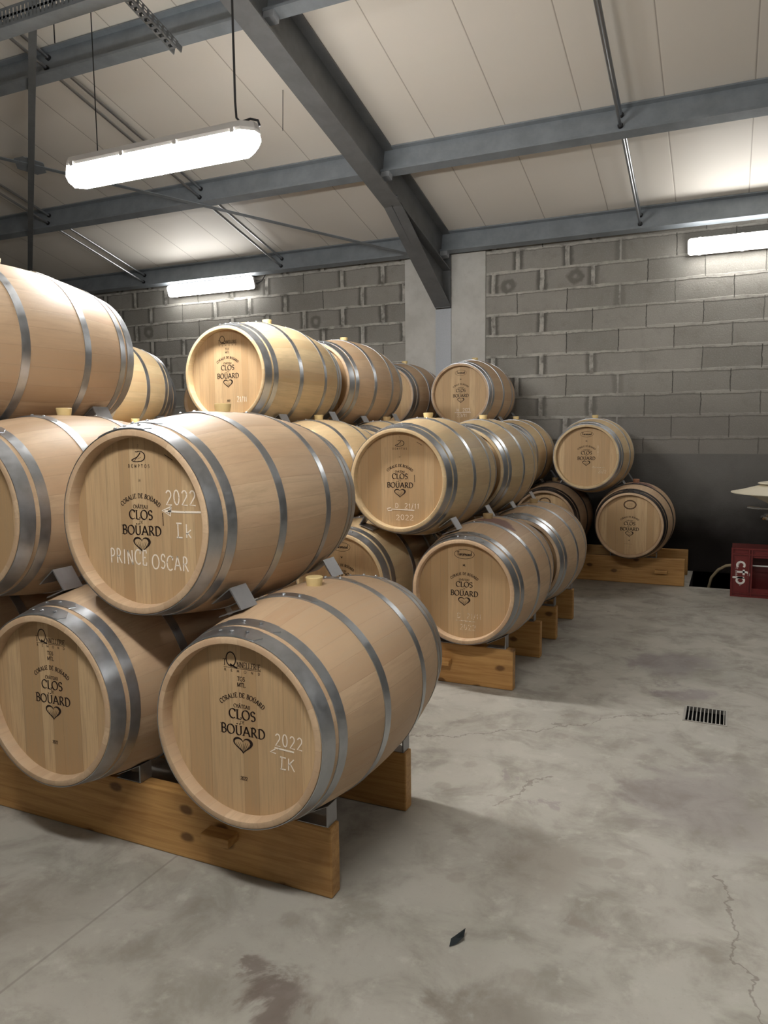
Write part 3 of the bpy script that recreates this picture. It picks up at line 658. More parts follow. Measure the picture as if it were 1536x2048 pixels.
for nm, pts, r, m_, lb, ct in (
    ('lamp_cable', [(-2.36, 3.37, 4.72), (-2.36, 3.37, 3.1), (-2.355, 3.37, 3.02), (-2.33, 3.37, 2.995), (-2.27, 3.37, 3.0), (-2.225, 3.37, 2.985), (-2.215, 3.37, 2.955)], 0.006, 'black_cable', 'black cable running down to the right end of the hanging lamp', 'cable'),
    ('lamp_chain', [(-3.30, 3.37, 4.71), (-3.30, 3.37, 2.955)], 0.003, 'dark_nut', 'thin chain holding the left end of the hanging lamp', 'chain'),
    ('hanging_wire', [(-3.39, 5.507, 4.165), (-3.395, 5.507, 3.98), (-3.40, 5.507, 3.853)], 0.0028, 'black_cable', 'short thin wire dangling from the roof panel beside the rafter', 'wire'),
    ('hanging_wire', [(-3.985, 3.75, 4.615), (-3.985, 3.75, 3.885)], 0.004, 'black_cable', 'dark wire hanging beside the cable tray at top left', 'wire'),
    ('lamp_cable', [(-5.34, 7.95, 3.22), (-5.27, 7.97, 3.25), (-5.22, 7.98, 3.32), (-5.21, 7.985, 3.42)], 0.006, 'black_cable', 'short cable bending up from the far wall lamp', 'cable')):
    b = Vector(pts[-1]); bm = bmesh.new(); tube(bm, [Vector(p) - b for p in pts], r, 8); o = tag(obj(nm, bm, M[m_], None, True), lb, ct); o.location = b

# ------------------------------------------------------------------ barrels
BL, RH, RB = 0.95, 0.285, 0.346
def br(t): u = (t / BL - 0.5) * 2; return RB - (RB - RH) * u * u
def body_mesh():
    bm = bmesh.new(); pr = []
    y0 = -BL / 2
    pr += [(0.262, y0 + 0.05), (0.2615, y0 + 0.038), (0.263, y0 + 0.006), (0.266, y0 + 0.001), (0.280, y0), (0.2845, y0 + 0.003)]
    for k in range(1, 32): t = BL * k / 32; pr.append((br(t), y0 + t))
    y1 = BL / 2
    pr += [(0.2845, y1 - 0.003), (0.280, y1), (0.266, y1 - 0.001), (0.263, y1 - 0.006), (0.2615, y1 - 0.038), (0.262, y1 - 0.05)]
    lathe(bm, pr, 96, 'y'); me = bpy.data.meshes.new('staves'); bm.to_mesh(me); bm.free()
    for f in me.polygons: f.use_smooth = True
    me.set_sharp_from_angle(angle=math.radians(38)); return me
BODY = body_mesh()
def hoop_mesh(t0, t1, rivets, tongue=0.10, th=0.0025, rot=0.0):
    bm = bmesh.new(); y0 = -BL / 2; N = 6
    out = [(br(t0 + (t1 - t0) * k / N) + th, y0 + t0 + (t1 - t0) * k / N) for k in range(N + 1)]
    inn = [(r - th * 0.9, y) for r, y in out[::-1]]
    lathe(bm, out + inn, 96, 'y', closed=True)
    # riveted lap with a rounded end, lying on top
    tm = (t0 + t1) / 2; hw = (t1 - t0) / 2 * 0.98
    def P(s_, t, k=1.0):
        R = br(t) + th * (1 + k); a = PI / 2 - (s_ / R) + rot; return Vector((R * math.cos(a), y0 + t, R * math.sin(a)))
    outl = [(-tongue, -hw), (tongue - hw, -hw)] + [(tongue - hw + hw * math.cos(math.radians(q)), hw * math.sin(math.radians(q))) for q in range(-75, 90, 15)] + [(tongue - hw, hw), (-tongue, hw)]
    cols = 12; prev = None
    for c_ in range(cols + 1):
        s_ = -tongue + 2 * tongue * c_ / cols
        e = max(0.0, s_ - (tongue - hw)); h_ = math.sqrt(max(hw * hw - e * e, 1e-8))
        cur = [bm.verts.new(P(s_, tm + v * h_, 0.9)) for v in (-1, 1)] + [bm.verts.new(P(s_, tm + v * h_, 0.0)) for v in (-1, 1)]
        if prev:
            bm.faces.new((prev[0], cur[0], cur[1], prev[1])); bm.faces.new((prev[2], cur[2], cur[0], prev[0])); bm.faces.new((prev[1], cur[1], cur[3], prev[3]))
        prev = cur
    for s_, dt in rivets:
        c0 = P(s_, tm + dt, 0.9); nrm = Vector((c0.x, 0, c0.z)).normalized(); a = nrm.orthogonal().normalized(); b = nrm.cross(a)
        rg = []
        for rr, hh in ((0.0065, 0), (0.0055, 0.0028), (0.003, 0.0045)):
            rg.append([bm.verts.new(c0 + nrm * hh + (a * math.cos(q) + b * math.sin(q)) * rr) for q in [2 * PI * k / 8 for k in range(8)]])
        for A, B in zip(rg, rg[1:]):
            for k in range(8): bm.faces.new((A[k], A[(k + 1) % 8], B[(k + 1) % 8], B[k]))
        bm.faces.new(rg[-1])
    bmesh.ops.recalc_face_normals(bm, faces=bm.faces)
    me = bpy.data.meshes.new('hoop'); bm.to_mesh(me); bm.free()
    for f in me.polygons: f.use_smooth = True
    me.set_sharp_from_angle(angle=math.radians(30)); return me
HT = [(0.004, 0.056), (0.072, 0.108), (0.305, 0.341)]
RV = [[(-0.05, 0.003), (-0.005, -0.004), (0.045, 0.004)], [(-0.03, 0), (0.03, 0)], [(-0.03, 0), (0.03, 0)]]
HOOPS = []
for (a, b), rv in zip(HT, RV):
    HOOPS.append(hoop_mesh(a, b, rv)); HOOPS.append(hoop_mesh(BL - b, BL - a, rv))
HEAD_Y = -BL / 2 + 0.040; HR = 0.2625
def head_disc(bm, y, sgn):
    bm2 = []
    rings = []
    for k in range(1, 6):
        r = HR * k / 5; rings.append([bm.verts.new((r * math.cos(2 * PI * i / 64), y, r * math.sin(2 * PI * i / 64))) for i in range(64)])
    c0 = bm.verts.new((0, y, 0)); fs = []
    for i in range(64): fs.append(bm.faces.new((c0, rings[0][i], rings[0][(i + 1) % 64])))
    for A, B in zip(rings, rings[1:]):
        for i in range(64): fs.append(bm.faces.new((A[i], B[i], B[(i + 1) % 64], A[(i + 1) % 64])))
    for f in fs:
        f.normal_update()
        if f.normal.y * sgn < 0: f.normal_flip()
def ellipse_ring(pen, cx, cz, a, b, w_):
    pen.stroke([(cx + a * math.cos(2 * PI * k / 40), cz + b * math.sin(2 * PI * k / 40)) for k in range(41)], lambda dx, dz, t: w_)
def estate(pen, dz, code, faint=False):
    R = 0.115
    def path(s_): a = s_ / R; return (R * math.sin(a), 0.102 + dz - R + R * math.cos(a), -a)
    pen.text('CORALIE DE BOÜARD', 0, 0, 0.014, 0.168, 'bold', path, 0.1)
    pen.text('CHÂTEAU', 0, 0.068 + dz, 0.011, 0.058, 'bold', None, 0.1)
    pen.text('CLOS', 0, 0.043 + dz, 0.0285, 0.094, 'bold', None, 0.06)
    pen.text('DE', 0, 0.0195 + dz, 0.0085, 0.015, 'serif')
    pen.text('BOÜARD', 0, -0.006 + dz, 0.0285, 0.156, 'bold', None, 0.06)
    pen.heart(0, -0.052 + dz, 0.07, 0.05)
def head_mesh(kind, chalk):
    bm = bmesh.new(); head_disc(bm, HEAD_Y, -1)
    ink = Pen(bm, HEAD_Y - 0.0006, 1); ch = Pen(bm, HEAD_Y - 0.0011, 2); fa = Pen(bm, HEAD_Y - 0.0008, 3)
    CW = lambda k: (lambda dx, dz, t: k)
    if kind == 'tall_q':
        estate(ink, 0.0, '')
        ellipse_ring(ink, -0.034, 0.207, 0.0165, 0.021, 0.0038); ink.stroke([(-0.038, 0.192), (-0.024, 0.186), (-0.012, 0.182)], CW(0.005))
        ink.text('T', -0.057, 0.196, 0.018, None, 'serif'); ink.text('NNELLERIE', 0.027, 0.193, 0.0165, 0.082, 'serif', None, 0.05)
        ink.stroke([(-0.06, 0.1815), (0.07, 0.1815)], CW(0.0012)); ink.text('REMOND', 0.004, 0.1735, 0.0075, 0.125, 'fat', None, 1.6)
        ink.text('TGS', 0, 0.151, 0.0125, 0.027, 'bold'); ink.text('MTL', 0, 0.133, 0.0125, 0.029, 'bold'); ink.text('2022', 0, -0.152, 0.011, 0.025, 'bold')
    elif kind == 'swirl_d':
        estate(ink, -0.022, '')
        ink.text('2', 0.0, 0.234, 0.008, None, 'sans')
        ink.stroke([(-0.012, 0.216)] + arc(0.005, 0.202, 0.021, 0.0155, 120, -100, 14) + arc(-0.008, 0.19, 0.018, 0.0045, -60, -200, 10) + [(-0.006, 0.199), (0.004, 0.208), (0.008, 0.214)], lambda dx, dz, t: 0.0022 + 0.002 * abs(dz))
        ink.stroke([(0.008, 0.214), (-0.004, 0.2), (-0.016, 0.188)], CW(0.0018)); ink.stroke([(-0.002, 0.194), (0.006, 0.197), (0.01, 0.2)], CW(0.001))
        ink.text('DEMPTOS', 0.0, 0.172, 0.0095, 0.085, 'fat', None, 0.75); ink.text('LA', 0, 0.128, 0.007, None, 'serif')
        ink.text('-------', 0.118, 0.2, 0.012, 0.038, 'fat', None, -0.1, math.radians(-28)); fa.stroke([(0.086, 0.03), (0.0875, -0.01)], CW(0.003))
    elif kind == 'oval':
        estate(ink, -0.008, '')
        ellipse_ring(ink, 0, 0.2, 0.056, 0.0255, 0.0022); ink.text('Taransaud', 0, 0.203, 0.021, 0.083, 'bold'); ink.text('-----', 0, 0.187, 0.006, 0.03, 'sans'); ink.text('ML', 0, 0.14, 0.011, None, 'bold')
    elif kind == 'oval_w':
        estate(ink, -0.008, '')
        ellipse_ring(ink, 0, 0.2, 0.056, 0.0255, 0.0022); ink.text('Taransaud', 0, 0.203, 0.021, 0.083, 'bold'); ink.text('-----', 0, 0.187, 0.006, 0.03, 'sans'); ink.text('W', 0, 0.14, 0.012, None, 'bold')
    elif kind == 'wreath':
        estate(ink, -0.03, '')
        ellipse_ring(fa, 0, 0.178, 0.05, 0.037, 0.008); ellipse_ring(fa, 0, 0.178, 0.043, 0.031, 0.0018)
        for k in range(26):
            a = 2 * PI * k / 26; fa.stroke([(0.046 * math.cos(a), 0.178 + 0.034 * math.sin(a)), (0.056 * math.cos(a + 0.07), 0.178 + 0.0425 * math.sin(a + 0.07))], CW(0.003))
        for k in range(4): fa.text('-------', 0, 0.192 - 0.0095 * k, 0.009, 0.05 if k in (1, 2) else 0.038, 'fat')
        fa.text('ML', 0, -0.135, 0.009, None, 'bold'); fa.text('-----', -0.006, -0.168, 0.009, 0.07, 'fat'); fa.text('------', 0.0, -0.195, 0.007, 0.06, 'sans')
    if chalk == 'prince':
        ch.text('2022', 0.158, 0.078, 0.044, 0.115, 'chalk', None, 0.12, 0.0, 0.03)
        ch.stroke([(0.232, 0.037), (0.16, 0.035), (0.095, 0.036)], CW(0.006)); ch.stroke([(0.12, 0.05), (0.086, 0.037), (0.117, 0.022), (0.12, 0.05)], CW(0.005)); ch.stroke([(0.118, 0.044), (0.108, 0.03)], CW(0.006))
        ch.text('Ik', 0.166, -0.022, 0.042, 0.058, 'chalk', None, 0.5); ch.stroke([(0.138, 0.0), (0.158, 0.0)], CW(0.0045)); ch.stroke([(0.138, -0.043), (0.16, -0.043)], CW(0.0045))
        ch.text('PRINCE', -0.058, -0.115, 0.046, 0.15, 'chalk', None, 0.14, 0.0, 0.05); ch.text('OSCAR', 0.108, -0.123, 0.044, 0.142, 'chalk', None, 0.12, -0.02, 0.05)
    elif chalk == 'ik':
        ch.text('2022', 0.158, -0.013, 0.036, 0.092, 'chalk', None, 0.16, -0.03, 0.05)
        ch.stroke([(0.175, -0.041), (0.11, -0.038)], CW(0.005)); ch.stroke([(0.112, -0.042), (0.095, -0.052), (0.114, -0.055)], CW(0.004))
        ch.text('IK', 0.152, -0.08, 0.036, 0.05, 'chalk', None, 0.3, -0.03, 0.05); ch.stroke([(0.128, -0.062), (0.147, -0.063)], CW(0.004)); ch.stroke([(0.128, -0.098), (0.147, -0.098)], CW(0.004))
    elif chalk == 'date_d':
        ch.text('D', -0.02, -0.142, 0.026, None, 'chalk'); ch.text('21/11', 0.07, -0.142, 0.028, 0.085, 'chalk', None, 0.2, 0, 0.05)
        ch.stroke([(0.085, -0.165), (0.0, -0.164), (-0.055, -0.163)], CW(0.0045)); ch.stroke([(-0.055, -0.155), (-0.078, -0.16), (-0.072, -0.172), (-0.05, -0.17), (-0.053, -0.16)], CW(0.0045))
        ch.text('2022', 0.028, -0.207, 0.028, 0.105, 'chalk', None, 0.15, 0, 0.06)
    elif chalk == 'faint_d':
        fc = Pen(bm, HEAD_Y - 0.0011, 4)
        fc.text('D', -0.03, -0.137, 0.028, None, 'chalk'); fc.text('21/11', 0.055, -0.137, 0.028, 0.08, 'chalk', None, 0.2); fc.stroke([(-0.05, -0.166), (0.06, -0.166)], CW(0.004)); fc.text('2022', 0.02, -0.2, 0.03, 0.09, 'chalk', None, 0.15, 0, 0.06)
    elif chalk == 'right_date':
        fc = Pen(bm, HEAD_Y - 0.0011, 2); fc.text('21/11', 0.095, -0.145, 0.032, 0.07, 'chalk', None, 0.1)
    elif chalk == 'arrow':
        fc = Pen(bm, HEAD_Y - 0.0011, 4); fc.stroke([(0.16, -0.095), (0.07, -0.094)], CW(0.004)); fc.stroke([(0.07, -0.1), (0.05, -0.093), (0.068, -0.086)], CW(0.004)); fc.text('2022', 0.14, -0.13, 0.03, 0.07, 'chalk')
        fc.stroke([(0.1, 0.1), (0.1, 0.0)], CW(0.003))
    elif chalk == 'two_line':
        fc = Pen(bm, HEAD_Y - 0.0011, 2); fc.text('H', -0.03, -0.15, 0.03, None, 'chalk'); fc.text('2123', 0.055, -0.15, 0.03, 0.075, 'chalk'); fc.stroke([(-0.06, -0.172), (0.1, -0.172)], CW(0.004)); fc.text('23/11', 0.01, -0.2, 0.03, 0.1, 'chalk')
    me = bpy.data.meshes.new('head'); bm.to_mesh(me); bm.free()
    for k in ('head', 'ink', 'chalk', 'ink_faint', 'chalk_faint'): me.materials.append(M[k])
    return me
bm = bmesh.new(); head_disc(bm, BL / 2 - 0.04, 1); BACK = bpy.data.meshes.new('back_head'); bm.to_mesh(BACK); bm.free(); BACK.materials.append(M['head_back'])
def bung_mesh(mat):
    bm = bmesh.new(); lathe(bm, [(0, -0.012), (0.025, -0.012), (0.0265, 0.004), (0.030, 0.023), (0.030, 0.027), (0.028, 0.029), (0, 0.029)], 28, 'z')
    me = bpy.data.meshes.new('bung'); bm.to_mesh(me); bm.free(); me.materials.append(mat)
    for f in me.polygons: f.use_smooth = True
    me.set_sharp_from_angle(angle=math.radians(40)); return me
BUNG = {k: bung_mesh(M[k]) for k in ('bung', 'bung_red', 'bung_tan')}
HOOPM = {}
for key in ('hoop', 'hoop_black'):
    HOOPM[key] = []
    for me in HOOPS: q = me.copy(); q.materials.append(M[key]); HOOPM[key].append(q)
BODYM = {}
for key in ('body', 'body_stain', 'body_yellow', 'body_brown'): BODYM[key] = BODY.copy(); BODYM[key].materials.append(M[key])
HEADS = {}
BAR = {}
def barrel(key, x, y, z, label, short, head=('plain', ''), hoop='hoop', body='body', bung='bung', roll=0.0, group='oak wine barrels in stacks'):
    t = thing('wine_barrel', label, 'barrel', (x, y, z - RB), (0, 0, 0), group)
    BAR[key] = (x, y, z, short)
    if head not in HEADS: HEADS[head] = head_mesh(*head)
    parts = [('staves', BODYM[body]), ('front_head', HEADS[head]), ('back_head', BACK)] + [('hoop', me) for me in HOOPM[hoop]]
    for nm, me in parts:
        o = link(nm, me, t); o.location = (0, 0, RB)
        if nm == 'hoop': o.rotation_euler = (0, random.uniform(-0.12, 0.12), 0)
    o = link('bung', BUNG[bung], t); o.location = (0, 0, 2 * RB)
    return t
Z0, Z1, Z2 = 0.559, 1.152, 1.763
BARRELS = [
 # key, x, y, layer, label, short name, head, opts
 ('A', -1.272, 2.195, Z0, 'bottom-layer oak barrel on the front rack, chalked 2022 over IK', 'front barrel chalked 2022 over IK', ('tall_q', 'ik'), {}),
 ('B', -1.658, 2.235, Z1, 'big second-layer oak barrel with a chalk arrow and long chalk name on its head', 'barrel with the long chalk name', ('swirl_d', 'prince'), {}),
 ('C', -2.005, 2.165, Z0, 'shaded oak barrel in the bottom left corner of the front rack, without chalk', 'shaded bottom left barrel', ('tall_q', ''), {}),
 ('Bp', -2.418, 2.221, Z1, 'second-layer oak barrel at the left frame edge, head cut off, beside the chalk-named barrel', 'second-layer barrel at the left edge', ('swirl_d', ''), {}),
 ('K', -2.764, 2.217, Z2 + 0.004, 'large top-layer oak barrel at the left frame edge, only its rear half showing', 'top-layer barrel at the left edge', ('tall_q', ''), {}),
 ('Cl', -2.79, 2.19, Z0, 'dark barrel body at the left frame edge, below the left-edge second-layer barrel', 'hidden front rack barrel', ('tall_q', ''), {}),
 ('Bl', -3.17, 2.2, Z1, 'second-layer front stack barrel beyond the left frame edge', 'barrel beyond the left edge', ('oval', ''), {}),
 ('Cll', -3.55, 2.19, Z0, 'last bottom oak barrel of the front rack beyond the left frame edge', 'last front rack barrel', ('oval', ''), {}),
 ('F', -1.280, 4.25, Z0, 'bottom-layer oak barrel with a wine stain by its bung, faint chalk under the heart', 'stained bottom barrel of the middle rack', ('oval', 'faint_d'), dict(body='body_stain', bung='bung_tan')),
 ('E', -1.651, 4.244, Z1, 'second-layer oak barrel chalked with a date, arrow and 2022 under the heart', 'barrel chalked with a date and arrow', ('swirl_d', 'date_d'), dict(body='body_yellow')),
 ('Fl', -2.02, 4.24, Z0, 'oak barrel with oval mark half seen between the chalk-named barrel and the dated one', 'half-seen middle rack barrel', ('oval_w', ''), dict(body='body_yellow')),
 ('Eleft', -2.4, 4.24, Z1, 'yellowish second-layer barrel left of the dated one, rising behind the chalk-named barrel', 'yellowish second-layer barrel', ('oval', ''), dict(body='body_yellow')),
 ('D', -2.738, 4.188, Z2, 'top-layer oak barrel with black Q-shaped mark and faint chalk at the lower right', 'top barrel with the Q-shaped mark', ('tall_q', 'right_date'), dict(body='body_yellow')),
 ('Fll', -2.77, 4.24, Z0, 'dim bottom barrel glimpsed behind the front stack, left of the half-seen oval-marked one', 'hidden middle rack barrel', ('oval', ''), {}),
 ('El', -3.15, 4.22, Z1, 'second-layer barrel under the left side of the Q-marked top barrel', 'barrel under the Q-marked one', ('oval', ''), {}),
 ('Ell', -3.9, 4.22, Z1, 'barrel top peeping out below the yellow-lit top-layer barrel, behind the left-edge stack', 'yellow barrel behind the left edge stack', ('oval', ''), dict(body='body_yellow')),
 ('Elll', -4.65, 4.22, Z1, 'far left second-layer barrel of the middle stack, hidden by the front stack', 'far left middle barrel', ('oval', ''), {}),
 ('Flll', -3.52, 4.24, Z0, 'third hidden bottom barrel of the middle rack', 'third hidden middle barrel', ('oval', ''), {}),
 ('Fl4', -4.27, 4.24, Z0, 'fourth hidden bottom barrel of the middle rack', 'fourth hidden middle barrel', ('oval', ''), {}),
 ('Fl5', -5.02, 4.24, Z0, 'fifth hidden bottom barrel of the middle rack', 'fifth hidden middle barrel', ('oval', ''), {}),
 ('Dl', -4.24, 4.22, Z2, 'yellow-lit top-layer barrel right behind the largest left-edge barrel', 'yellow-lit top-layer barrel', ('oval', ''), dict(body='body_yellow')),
 ('F2', -1.249, 5.255, Z0, 'bottom oak barrel directly behind the stained one, right end of its rack', 'bottom barrel behind the stained one', ('oval', ''), dict(bung='bung_tan')),
 ('E2', -1.624, 5.26, Z1, 'second-layer oak barrel directly behind the dated one', 'barrel behind the dated one', ('oval', ''), dict(body='body_yellow')),
 ('F2l', -2.0, 5.25, Z0, 'dark bottom barrel glimpsed under the dated one, behind the half-seen oval-marked barrel', 'hidden rear rack barrel', ('oval', ''), {}),
 ('E2l', -2.38, 5.25, Z1, 'second-layer barrel peeping out just left of the dated barrel top', 'second-layer barrel behind the yellowish one', ('oval', ''), dict(body='body_yellow', bung='bung_tan')),
 ('D2', -2.739, 5.255, Z2, 'top-layer oak barrel directly behind the Q-marked one', 'top barrel behind the Q-marked one', ('oval', ''), {}),
 ('F2ll', -2.75, 5.25, Z0, 'second hidden bottom barrel of the rack behind the middle one', 'second hidden rear barrel', ('oval', ''), {}),
 ('F2lll', -3.5, 5.25, Z0, 'third hidden bottom barrel of the rack behind the middle one', 'third hidden rear barrel', ('oval', ''), {}),
 ('E2ll', -3.13, 5.25, Z1, 'second-layer barrel hidden behind the Q-marked barrel', 'barrel hidden behind the Q-marked one', ('oval', ''), {}),
 ('E2x', -4.68, 5.25, Z1, 'second-layer barrel far left, hidden behind the yellow-lit one', 'hidden far left barrel', ('oval', ''), {}),
 ('E2y', -5.43, 5.25, Z1, 'second-layer barrel farthest left in the rear stack', 'farthest left rear barrel', ('oval', ''), {}),
 ('F2x', -4.3, 5.25, Z0, 'bottom barrel far left in the rear stack', 'bottom far left rear barrel', ('oval', ''), {}),
 ('F2y', -5.05, 5.25, Z0, 'bottom barrel next to last at far left of the rear stack', 'next far left rear barrel', ('oval', ''), {}),
 ('F2z', -5.8, 5.25, Z0, 'bottom barrel last at far left of the rear stack', 'last far left rear barrel', ('oval', ''), {}),
 ('D2x', -5.06, 5.25, Z2, 'sliver of a top-layer barrel just past the yellow-lit one', 'top barrel sliver at far left', ('oval', ''), {}),
 ('H', -0.779, 7.279, Z0 + 0.02, 'rightmost bottom oak barrel by the block wall, black hoops and wreath mark', 'rightmost bottom barrel by the wall', ('wreath', ''), dict(hoop='hoop_black', body='body_stain', bung='bung_red')),
 ('G', -1.165, 7.306, Z1 + 0.02, 'rightmost second-layer oak barrel by the block wall, oval mark', 'rightmost upper barrel by the wall', ('oval', 'arrow'), dict(body='body_yellow')),
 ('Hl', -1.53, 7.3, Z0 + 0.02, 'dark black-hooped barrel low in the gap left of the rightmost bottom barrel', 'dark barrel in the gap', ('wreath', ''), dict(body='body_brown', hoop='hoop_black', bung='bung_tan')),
 ('Gl', -1.92, 7.3, Z1 + 0.02, 'second-layer barrel by the wall showing right of the dated row', 'second-layer barrel by the wall', ('oval', ''), dict(body='body_yellow')),
 ('I', -2.346, 7.317, Z2 - 0.005, 'top-layer oak barrel before the right pilaster strip, oval mark, two chalk lines', 'top barrel before the pilaster', ('oval', 'two_line'), {}),
 ('Hll', -2.29, 7.3, Z0 + 0.02, 'hidden bottom barrel of the wall rack left of the dark one', 'hidden wall rack barrel', ('oval', ''), {}),
 ('Gll', -2.72, 7.3, Z1 + 0.02, 'hidden second-layer barrel under the top barrel at the pilaster', 'hidden barrel below the pilaster one', ('oval', ''), {}),
 ('Il', -3.10, 7.3, Z2 - 0.005, 'shaded top-layer barrel half hidden left of the one before the pilaster', 'shaded top barrel left of the pilaster one', ('oval', ''), {}),
 ('Glll', -3.49, 7.3, Z1 + 0.02, 'hidden second-layer barrel of the wall stack left part', 'hidden left wall barrel', ('oval', ''), {}),
 ('Hlll', -3.10, 7.3, Z0 + 0.02, 'third hidden bottom barrel of the wall rack', 'third hidden wall barrel', ('oval', ''), {}),
 ('Hl4', -3.87, 7.3, Z0 + 0.02, 'fourth hidden bottom barrel of the wall rack', 'fourth hidden wall barrel', ('oval', ''), {}),
 ('Gl5', -4.945, 7.3, Z1 + 0.02, 'hidden second-layer barrel at the far left of the wall stack', 'hidden far wall barrel', ('oval', ''), {}),
 ('Gl6', -5.675, 7.3, Z1 + 0.02, 'last hidden second-layer barrel at the far left of the wall stack', 'last hidden far wall barrel', ('oval', ''), {}),
 ('Hl5', -4.58, 7.3, Z0 + 0.02, 'fifth hidden bottom barrel of the wall rack', 'fifth hidden wall barrel', ('oval', ''), {}),
 ('Hl6', -5.31, 7.3, Z0 + 0.02, 'sixth hidden bottom barrel of the wall rack', 'sixth hidden wall barrel', ('oval', ''), {}),
 ('Hl7', -6.04, 7.3, Z0 + 0.02, 'seventh hidden bottom barrel of the wall rack', 'seventh hidden wall barrel', ('oval', ''), {}),
 ('Il5', -5.31, 7.3, Z2 - 0.005, 'barrel head edge showing just left of the Q-marked top barrel', 'barrel head left of the Q-marked one', ('oval', ''), {}),
]
for key, x, y, z, lb, sh, hd, op in BARRELS: barrel(key, x, y, z, lb, sh, hd, **op)

# ------------------------------------------------------------------ racks
def rack(label, y_front, y_back, x0, x1, pegs, ztop=0.228, th=0.055):
    t = thing('barrel_rack', label, 'barrel rack', ((x0 + x1) / 2, (y_front + y_back) / 2, 0), group='timber barrel racks')
    cx, cy = (x0 + x1) / 2, (y_front + y_back) / 2
    for y in (y_front, y_back):
        bm = bmesh.new(); box(bm, x0 - cx, x1 - cx, y - th - cy, y - cy, 0.001, ztop, bev=0.006); obj('timber', bm, M['timber'], t)
    for px in pegs:
        bm = bmesh.new(); box(bm, px - 0.055 - cx, px + 0.055 - cx, y_front - th - 0.055 - cy, y_back + 0.05 - cy, 0.112, 0.142, bev=0.004); obj('cross_bar', bm, M['timber'], t)
    return t
rack('front timber rack carrying the barrel chalked 2022 over IK', 1.95, 2.53, -4.3, -1.058, (-1.455, -3.9))
rack('middle timber rack under the stained bottom barrel', 3.97, 4.62, -6.0, -1.035, (-1.44, -5.6))
rack('timber rack just behind the middle one, only its two right ends showing', 5.07, 5.66, -6.6, -1.03, (-1.44, -6.2))
rack('timber rack along the wall under the rightmost black-hooped barrel', 7.226, 7.803, -7.0, -0.335, (-0.53, -6.6), 0.245)

# ------------------------------------------------------------------ steel chocks
def chock_mesh(P, ylen, th=0.004):
    """folded sheet along outline P (three plates, open at the narrow end), extruded along y"""
    bm = bmesh.new(); n = len(P); cx = sum(p[0] for p in P) / n; cz = sum(p[1] for p in P) / n
    inner = []
    for i, (x, z) in enumerate(P):
        dx, dz = cx - x, cz - z; l = math.hypot(dx, dz); inner.append((x + dx / l * th * 1.6, z + dz / l * th * 1.6))
    for i in range(n - 1):
        a, b, c_, d = P[i], P[i + 1], inner[i + 1], inner[i]; prism(bm, [a, b, c_, d], -ylen / 2, ylen / 2, 'y')
    return bm
def chock_between(lo, up, y, side, label):
    x1, y1, z1, _ = BAR[lo]; x2, y2, z2, _ = BAR[up]
    r1 = br(y - y1 + BL / 2); r2 = br(y - y2 + BL / 2)
    d = Vector((x2 - x1, z2 - z1)); L = d.length; d /= L; e = Vector((d.y, -d.x)) * (1 if side > 0 else -1)
    if e.y < 0: e = -e
    g = L - r1 - r2; mid = Vector((x1, z1)) + d * (r1 + g / 2)
    def H(r, s_): return g / 2 + (r - math.sqrt(r * r - s_ * s_)) - 0.003
    s0, s1 = 0.02, 0.112
    P = [mid + e * s0 - d * (H(r1, s0) - 0.004), mid + e * s1 - d * (H(r1, s1) - 0.002), mid + e * s1 + d * (H(r2, s1) - 0.016), mid + e * s0 + d * (H(r2, s0) - 0.004)]
    o = Vector((mid.x, y, mid.y))
    ob = tag(obj('barrel_chock', chock_mesh([(p.x - o.x, p.y - o.z) for p in P], 0.085), M['chock']), label, 'chock', 'folded steel chocks'); ob.location = o
def chock_on_timber(key, y, side, label, zt=0.228):
    x, yb, z, _ = BAR[key]; r = br(y - yb + BL / 2); gap = z - r - zt
    def Hh(s_): return gap + r - math.sqrt(r * r - s_ * s_)
    s0, s1 = 0.095, 0.205
    P = [(side * s0, 0.0015), (side * s1, 0.0015), (side * s1, Hh(s1) - 0.008), (side * s0, max(Hh(s0) - 0.004, 0.006))]
    ob = tag(obj('barrel_chock', chock_mesh(P, 0.055), M['chock']), label, 'chock', 'folded steel chocks'); ob.location = (x, y, zt)
PAIRS = [('A', 'B', 1), ('C', 'B', -1), ('C', 'Bp', 1), ('Cl', 'Bp', -1), ('Bp', 'K', 1), ('Bl', 'K', -1), ('F', 'E', 1), ('Fl', 'E', -1), ('Fl', 'Eleft', 1), ('Eleft', 'D', 1), ('El', 'D', -1), ('Ell', 'Dl', 1), ('Elll', 'Dl', -1),
         ('F2', 'E2', 1), ('F2l', 'E2', -1), ('E2l', 'D2', 1), ('E2ll', 'D2', -1), ('H', 'G', 1), ('Hl', 'G', -1), ('Hl', 'Gl', 1), ('Gl', 'I', 1), ('Gll', 'I', -1), ('Gll', 'Il', 1)]
ROWT = {2: (1.9225, 2.5025), 4: (3.9425, 4.5925), 5: (5.0425, 5.6325), 7: (7.1985, 7.7755)}
for lo, up, side in PAIRS:
    for y, fb in zip(ROWT[int(BAR[up][1])], ('front', 'rear')):
        chock_between(lo, up, y, side, 'steel chock at the %s %s under the %s' % (fb, 'right' if side > 0 else 'left', BAR[up][3]))
for key in ('A', 'C', 'F', 'Fl', 'F2', 'H', 'Hl'):
    for y, fb in zip(ROWT[int(BAR[key][1])], ('front', 'rear')):
        for side in (1, -1):
            chock_on_timber(key, y, side, 'steel chock on the %s timber, %s of the %s' % (fb, 'right' if side > 0 else 'left', BAR[key][3]), 0.245 if int(BAR[key][1]) == 7 else 0.228)

